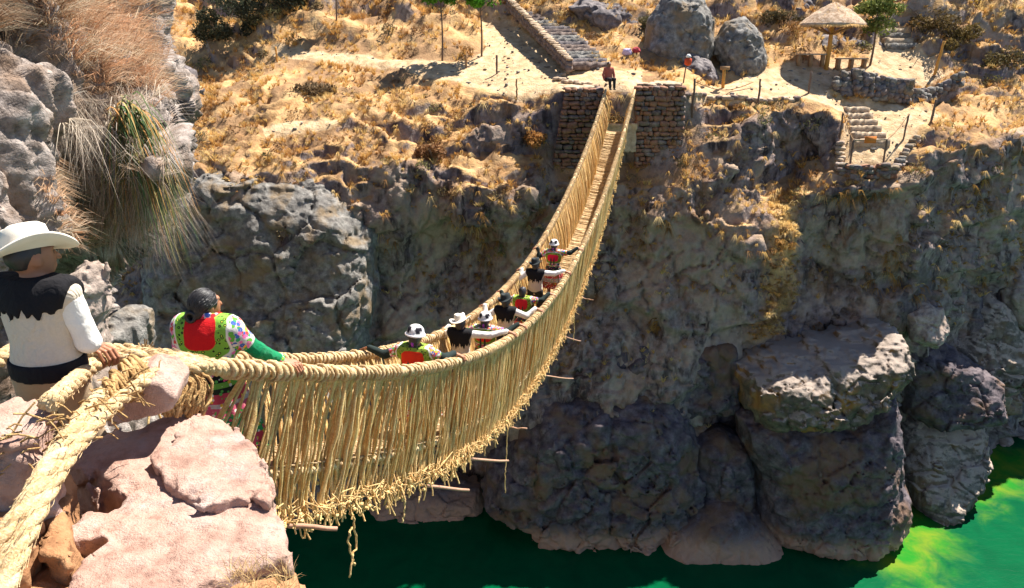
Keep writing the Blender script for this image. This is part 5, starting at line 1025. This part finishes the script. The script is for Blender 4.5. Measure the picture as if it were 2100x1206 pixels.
# the man in the white hat
mb0 = W(58, 474, 3.78); Hm = 1.76; mbase = np.array([mb0[0] - .06, mb0[1], mb0[2] - Hm - .04])
person('man in wide cream hat, black pointed yoke and cream jumper at left', mbase, BYAW + .1, Hm, {1: (W(206, 742, 4.0), np.array([.75, .62, .1]), -BN), -1: None}, dict(jumper='cream', sleeve='white', vest=True, hem=1.215, zig=.045, trouser='tan', belt=True, hat='cream', tilt=(-.02, -.34), brim=.20, hat_off=.034, short=True, elbow=(.7, -.3, -.7)), .0125, .05, -.5, group='people crossing the rope bridge')
V, F = nets(lambda G: np.maximum(np.abs(G[..., 2] + .3) - .3, np.maximum(np.abs(G[..., 0]) - .55, np.abs(G[..., 1]) - .5)) + .07 * fbm(G * 3, 3, 82), [-.9, -.9, -.8], [.9, .9, .15], .035); rock_obj('stone', V + mbase, F, M['brownstone'], parent=ab)
# someone sitting at the far end
fp = W(1247, 176, 31.9); person('person in reddish top sitting at the far end of the bridge', fp - [0, 0, -.05], math.pi + .3, 1.5, {1: None, -1: None}, dict(jumper='redtop', sleeve='redtop', trouser='trouser', skin=(.3, .13, .07)), .025, 0, 0, True, group='people crossing the rope bridge') if 'redtop' in M else None
# ------------------------------------------------------------------ vegetation
def mat_leaf(name, trans=0.35):
    t = NT(name); c = t.attr('col', 'Color'); t.color(c); t.b.inputs['Roughness'].default_value = 0.75; t.b.inputs['Specular IOR Level'].default_value = 0.15
    tr = t.n('ShaderNodeBsdfTranslucent'); t.l(c, tr.inputs['Color']); mx = t.n('ShaderNodeMixShader'); mx.inputs[0].default_value = trans; t.l(t.b.outputs[0], mx.inputs[1]); t.l(tr.outputs[0], mx.inputs[2]); t.l(mx.outputs[0], t.out.inputs['Surface']); return t.m
M['blade'] = mat_leaf('dry_grass_blade'); M['leaf'] = mat_leaf('leaf', 0.3); M['bark'] = plain('bark', (0.16, 0.11, 0.08), 0.9, 0.4, 12)
def blades(P, up, L, wdt, col, spread, droop, n):
    """P (k,3) tuft bases; every tuft gets n bent blades"""
    k = len(P); P = np.repeat(P, n, 0); up = np.repeat(up, n, 0); L = np.repeat(L, n) * rng.uniform(.55, 1.15, k * n); wdt = np.repeat(wdt, n); col = np.repeat(col, n, 0) * rng.uniform(.72, 1.25, (k * n, 1)); spread = np.repeat(spread, n); droop = np.repeat(droop, n)
    a = rng.uniform(0, 2 * math.pi, k * n); h = np.stack([np.cos(a), np.sin(a), 0 * a], -1); f = rng.uniform(.1, 1, k * n) * spread
    d = up + h * f[:, None]; d /= np.linalg.norm(d, axis=1)[:, None]; side = np.cross(d, rng.normal(0, 1, (k * n, 3))); side /= np.linalg.norm(side, axis=1)[:, None] + 1e-9; side *= wdt[:, None]
    b = P + h * (L * .12 * spread)[:, None]; m = b + d * (L * .55)[:, None]; e = b + d * L[:, None] + (h * .35 - np.array([0, 0, 1.0])) * (L * droop)[:, None]
    V = np.stack([b - side, b + side, m + side * .75, m - side * .75, e], 1).reshape(-1, 3); i = np.arange(k * n)[:, None] * 5
    F = np.concatenate([i + [0, 1, 2], i + [0, 2, 3], i + [3, 2, 4]]).reshape(-1, 3); C = np.repeat(np.clip(col, 0, 1), 5, 0); return V, F, C
def blade_obj(name, parts, mat='blade', parent=None):
    n = 0; V = []; F = []; C = []
    for v, f, c in parts: V.append(v); F.append(f + n); C.append(c); n += len(v)
    return obj(name, mesh_np(name, np.vstack(V), np.vstack(F), False, {'col': np.vstack(C)}), M[mat], parent)
GOLD = np.array([[.70, .48, .19], [.72, .53, .25], [.64, .40, .13], [.58, .33, .10], [.47, .25, .08], [.34, .18, .07]])
def gcol(P, seed, bias=0.0):
    t = np.clip((fbm(P * .5, 3, seed) * 1.1 + .42 + bias + rng.normal(0, .16, len(P))), 0, .999); i = (t * len(GOLD)).astype(int); return GOLD[i]
dA = np.linalg.norm(np.cross(np.gradient(V1, axis=0), np.gradient(V1, axis=1)), axis=-1)
inframe = (GX > -40) & (GX < 2160) & (GY > -90) & (GY < 1000)
patch = smooth(-.15, .15, fbm(V1 * .55, 3, 77))
wgt = dA * inframe * smooth(.3, .62, N1[..., 2]) * (1 - smooth(.2, .55, pathm)) * (V1[..., 2] > -16) * (.08 + .92 * patch) * (1 - .8 * smooth(.3, .8, steep))
wgt = wgt / (V1[..., 1] / 32) ** 1.2
def sites(w_, n):
    i = rng.choice(w_.size, n, p=(w_ / w_.sum()).ravel()); return V1.reshape(-1, 3)[i] + rng.normal(0, .06, (n, 3)) * [1, 1, 0], N1.reshape(-1, 3)[i], i
P, Nn_, _ = sites(wgt, 7500); k = len(P); upv = Nn_ * .35 + np.array([0, 0, .75]); sz = rng.uniform(.16, .42, k) * (1 + .5 * smooth(38, 44, P[:, 1]))
g1 = blades(P, upv, sz, np.full(k, .010), gcol(P, 61), rng.uniform(.5, 1.1, k), rng.uniform(.1, .4, k), 20)
lip = dA * inframe * smooth(.15, .4, N1[..., 2]) * smooth(.75, .5, N1[..., 2]) * (V1[..., 2] > -8.5) * (1 - pathm) / (V1[..., 1] / 32)          # drooping tufts on the brink
P, Nn_, _ = sites(lip, 2600); k = len(P)
g2 = blades(P, Nn_ * .8 + np.array([0, 0, .15]), rng.uniform(.12, .42, k), np.full(k, .0075), gcol(P, 62, .0), rng.uniform(.2, .55, k), rng.uniform(.5, 1.5, k), 24)
face = dA * inframe * smooth(.35, .1, N1[..., 2]) * (V1[..., 2] > -11) * smooth(.05, .35, fbm(V1 * .4, 2, 90)); P, Nn_, _ = sites(face, 700); k = len(P)
g3 = blades(P, Nn_ * .9, rng.uniform(.15, .4, k), np.full(k, .012), gcol(P, 63, .3) * .8, rng.uniform(.4, .9, k), rng.uniform(.9, 1.4, k), 12)
P, Nn_, _ = sites(dA * gully * smooth(-.1, .2, N1[..., 2]), 420); k = len(P); g4 = blades(P, Nn_ * .6 + np.array([.1, 0, .4]), rng.uniform(.15, .4, k), np.full(k, .010), gcol(P, 66, -.1), rng.uniform(.4, 1, k), rng.uniform(.4, 1, k), 18)
struct(blade_obj('grass', [g1, g2, g3, g4]), 'stuff')
# low scrub: leafy clumps too many to count
def clump(P, r, n, col, sz):
    k = len(P); C = np.repeat(P, n, 0); d = rng.normal(0, 1, (k * n, 3)); d /= np.linalg.norm(d, axis=1)[:, None]; q = rng.uniform(.45, 1, k * n) ** .5; R_ = np.repeat(r, n)
    lump = 1 + .55 * noise(C * .7 + d * 1.7, 5); p = C + d * (R_ * q * lump)[:, None] * [1, 1, .75]; u = rng.normal(0, 1, (k * n, 3)); u /= np.linalg.norm(u, axis=1)[:, None]; v = np.cross(u, rng.normal(0, 1, (k * n, 3))); v /= np.linalg.norm(v, axis=1)[:, None] + 1e-9
    s = (np.repeat(sz, n) * rng.uniform(.6, 1.3, k * n))[:, None]; V = np.stack([p - u * s, p + v * s * .5, p + u * s, p - v * s * .5], 1).reshape(-1, 3); i = np.arange(k * n)[:, None] * 4; F = np.concatenate([i + [0, 1, 2], i + [0, 2, 3]]).reshape(-1, 3)
    return V, F, np.repeat(np.clip(np.repeat(col, n, 0) * rng.uniform(.6, 1.4, (k * n, 1)), 0, 1), 4, 0)
SC = np.array([[.12, .09, .045], [.17, .1, .05], [.09, .085, .04], [.24, .13, .05], [.13, .12, .05]])
up_w = dA * inframe * smooth(.25, .5, N1[..., 2]) * (1 - smooth(.1, .4, pathm)) * (smooth(36.5, 39.5, V1[..., 1]) + .5 * smooth(600, 760, GX) * smooth(1010, 960, GX) * smooth(20, 40, GY) * smooth(150, 110, GY)) / V1[..., 1] ** 2  # extra clumps added on the left slope to darken its shaded part
P, _, _ = sites(up_w, 130); c1_ = clump(P + [0, 0, .1], rng.uniform(.25, .75, 130), 200, SC[rng.integers(0, 5, 130)] * 1.3, np.full(130, .06))
mid_w = dA * inframe * smooth(.3, .55, N1[..., 2]) * (1 - smooth(.1, .4, pathm)) * smooth(36, 33, V1[..., 1]) * smooth(-9, -6, V1[..., 2]) * smooth(.0, .3, fbm(V1 * .45, 2, 91)); P, _, _ = sites(mid_w, 80); c2_ = clump(P + [0, 0, .02], rng.uniform(.15, .4, 80), 110, SC[rng.integers(0, 5, 80)] * 1.5, np.full(80, .05))
struct(blade_obj('scrub', [c1_, c2_], 'leaf'), 'stuff')
# single bushes that stand out
for px, py, r, col, lab in ((470, 115, 1.7, (.05, .05, .028), 'dark bush in the shaded gully at upper left'), (530, 80, 2.2, (.045, .05, .03), 'large dark bush higher in the shaded gully'), (605, 45, 2.1, (.05, .055, .03), 'dark leafy bush at the top of the gully'),  # gully bushes enlarged so their dark leaves stand in for its shade
        (1905, 70, 1.1, (.11, .075, .03), 'brown-green bush right of the upper steps'), (1965, 95, 1.2, (.12, .085, .03), 'broad dry bush at the upper right slope'), (2050, 130, 1.0, (.1, .075, .03), 'dark bush at the right edge of the slope'), (1990, 30, 1.3, (.42, .27, .06), 'golden dry bush at the upper right'), (1590, 70, .9, (.09, .07, .035), 'shrub in front of the dark brushy rock'), (1100, 300, .55, (.32, .16, .05), 'rusty bush on the brink left of the left pier'), (1330, 70, .7, (.1, .085, .04), 'shrub between stairs and tallest boulder'),
        (640, 190, .8, (.13, .09, .05), 'brown shrub on the slope above the ledge path'), (890, 330, .7, (.2, .1, .045), 'rusty shrub hanging over the brink left of the piers')):
    b = ground_pt(px, py, .0); t = thing('bush', lab, 'bush', b); n = int(700 * r); m = MB()
    for q in range(9):
        e = rng.normal(0, 1, 3) * [.5, .5, .25] * r + [0, 0, .5 * r]; m.tube([(0, 0, -.1), e * .5, e], [.03, .02, .006], 5)
    m.build('stem', M['bark'], t)
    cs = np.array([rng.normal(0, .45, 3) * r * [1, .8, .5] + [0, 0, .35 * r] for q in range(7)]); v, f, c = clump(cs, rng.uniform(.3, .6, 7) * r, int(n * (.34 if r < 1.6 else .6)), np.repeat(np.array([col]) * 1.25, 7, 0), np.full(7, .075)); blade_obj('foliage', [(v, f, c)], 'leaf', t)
def tree(label, px, py, hgt, crown, col, lean=(0, 0), r=.06, nl=2600, ls=.11, cat='tree', name='sapling'):
    b = ground_pt(px, py, -.1); t = thing(name, label, cat, b); z = np.linspace(0, 1, 10)[:, None]; tr = np.hstack([lean[0] * z * hgt + .05 * np.sin(z * 5), lean[1] * z * hgt, z * hgt]); m = MB(); m.tube(tr, np.linspace(r, r * .3, 10), 7)
    for q in range(14):
        i = random.uniform(.45, .95); p = np.array([np.interp(i, z[:, 0], tr[:, k]) for k in range(3)]); a = random.uniform(0, 6.28); L = crown * random.uniform(.5, 1.0); e = p + np.array([math.cos(a) * L, math.sin(a) * L, L * random.uniform(.2, .7)]); m.tube([p, (p + e) / 2 + [0, 0, .05], e], [r * .35, r * .22, r * .08], 5)
    m.build('trunk', M['bark'], t); cs = []
    for q in range(16): a = random.uniform(0, 6.28); i = random.uniform(.55, 1.03); L = crown * random.uniform(.15, .85); cs.append([np.interp(i, z[:, 0], tr[:, 0]) + math.cos(a) * L, np.interp(i, z[:, 0], tr[:, 1]) + math.sin(a) * L, i * hgt + L * .3])
    v, f, c = clump(np.array(cs), rng.uniform(.25, .55, 16) * crown, nl // 16, np.array([np.array(col) * random.uniform(.7, 1.35) for _ in cs]), np.full(16, ls)); blade_obj('crown', [(v, f, c)], 'leaf', t)
tree('thin sapling on the slope, middle one of the tall stems', 907, 120, 4.6, .9, (.08, .20, .02), r=.05, nl=1500)
tree('thin sapling nearest the stone stairs', 986, 116, 4.0, 1.0, (.09, .24, .02), (-.02, 0), .05, 1900)
tree('thin sapling farthest left on the slope', 697, 72, 3.6, .8, (.08, .2, .02), (.02, 0), .045, 1200)
tree('bright green sapling at the top edge above the gully', 642, 42, 2.5, 1.0, (.07, .30, .02), (-.1, 0), .06, 2200)
tree('loose olive-green tree beside the thatched shelter', 1786, 132, 3.2, 1.05, (.17, .2, .055), (0, 0), .06, 2600, .09)
# ------------------------------------------------------------------ plants of the near cliff
VnF = Vn.reshape(-1, 3); NnF = Nn.reshape(-1, 3); vis = NnF @ np.array([0, -1, .2]) > -.3; npx, npy = proj(VnF); NP = np.stack([npx, npy], -1)
def nsites(poly, n, minz=-1, back=False):
    ok = np.where((poly_sd(NP, poly) < 0) & (NnF[:, 2] > minz) & (VnF[:, 1] < 19))[0]; i = rng.choice(ok, n); return VnF[i] + rng.normal(0, .03, (n, 3)), NnF[i]
parts = []
RED = np.array([[.58, .38, .24], [.64, .46, .32], [.55, .30, .17], [.62, .50, .36], [.45, .27, .16]])
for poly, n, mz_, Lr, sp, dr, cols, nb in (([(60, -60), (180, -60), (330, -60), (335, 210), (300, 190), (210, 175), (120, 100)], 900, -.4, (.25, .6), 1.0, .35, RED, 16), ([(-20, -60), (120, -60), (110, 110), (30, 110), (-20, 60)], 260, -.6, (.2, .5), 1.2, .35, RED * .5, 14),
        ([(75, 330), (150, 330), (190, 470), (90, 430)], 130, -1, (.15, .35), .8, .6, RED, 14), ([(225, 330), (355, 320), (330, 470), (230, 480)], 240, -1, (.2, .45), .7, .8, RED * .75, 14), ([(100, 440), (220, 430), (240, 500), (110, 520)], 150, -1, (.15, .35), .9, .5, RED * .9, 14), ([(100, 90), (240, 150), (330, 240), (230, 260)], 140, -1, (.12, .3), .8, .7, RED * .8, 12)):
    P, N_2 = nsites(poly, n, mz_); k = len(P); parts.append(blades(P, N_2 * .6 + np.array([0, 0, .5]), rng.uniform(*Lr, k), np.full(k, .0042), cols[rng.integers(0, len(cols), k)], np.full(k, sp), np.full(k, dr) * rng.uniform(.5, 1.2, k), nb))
GREY = np.array([[.46, .38, .31], [.52, .45, .38], [.40, .30, .23], [.55, .46, .36], [.34, .26, .2]])
for poly, n in (([(190, 180), (330, 190), (360, 330), (330, 450), (250, 440), (215, 320)], 110), ([(95, 150), (190, 190), (240, 330), (220, 430), (150, 330)], 80), ([(240, 380), (340, 360), (300, 480), (200, 490)], 30)):
    P, N_2 = nsites(poly, n, -1); k = len(P); parts.append(blades(P, N_2 * .8 + np.array([0, 0, .1]), rng.uniform(.3, .6, k), np.full(k, .004), GREY[rng.integers(0, 5, k)], np.full(k, .45), rng.uniform(1.0, 1.7, k), 16))
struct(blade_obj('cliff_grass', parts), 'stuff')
ok = np.where((np.abs(npx - 272) < 12) & (np.abs(npy - 248) < 12) & (VnF[:, 1] < 14))[0]; root = VnF[ok].mean(0) if len(ok) else W(272, 248, 10.4)
root = root + np.array([.12, -.4, .05]); hp = thing('hanging_plant', 'green and yellow spiky plant drooping from the left cliff', 'plant', root); V_, F_, C_ = [], [], []; nn = 0
GC = np.array([[.05, .10, .035], [.10, .15, .05], [.22, .2, .07], [.07, .13, .05], [.45, .36, .14], [.5, .25, .08]])
for q in range(320):
    a = random.uniform(-1.9, 1.1); L = random.uniform(.7, 1.7); o_ = np.array([math.cos(a) * .75, -random.uniform(.15, .8), random.uniform(-.1, .75)]); t = np.linspace(0, 1, 7)[:, None]; c0 = rng.normal(0, .07, 3) * [1.2, .6, 1.6]
    p = c0 + o_ * L * .62 * t - np.array([0, 0, 1.05]) * L * t ** 2.0; s = np.cross(o_, [0, 0, 1.0]); s = s / np.linalg.norm(s) * .011 * (1 - .9 * t); V_.append(np.stack([p - s, p + s], 1).reshape(-1, 3)); i = np.arange(6)[:, None] * 2; F_.append(np.hstack([i, i + 1, i + 3, i + 2]) + nn); nn += 14; C_.append(np.repeat(GC[min(5, int(random.random() ** 1.1 * 6))][None] * random.uniform(.7, 1.3), 14, 0))
obj('leaves', mesh_np('leaves', np.vstack(V_), np.vstack(F_), True, {'col': np.vstack(C_)}), M['blade'], hp); m = MB(); m.tube([(0, .12, .05), (0, 0, 0), (.02, -.05, -.08)], [.05, .07, .03], 7); m.build('stem', M['bark'], hp)
# dry straw on the lower right corner of the abutment
P = np.array([W(random.uniform(470, 600), random.uniform(1165, 1215), 2.6) + [0, 0, random.uniform(-.05, .02)] for _ in range(50)]); k = len(P)
struct(blade_obj('abutment_grass', [blades(P, np.tile([0, 0, 1.0], (k, 1)), rng.uniform(.06, .14, k), np.full(k, .0016), np.tile([[.6, .42, .2]], (k, 1)), np.full(k, 1.4), np.full(k, .2), 5)]), 'stuff')
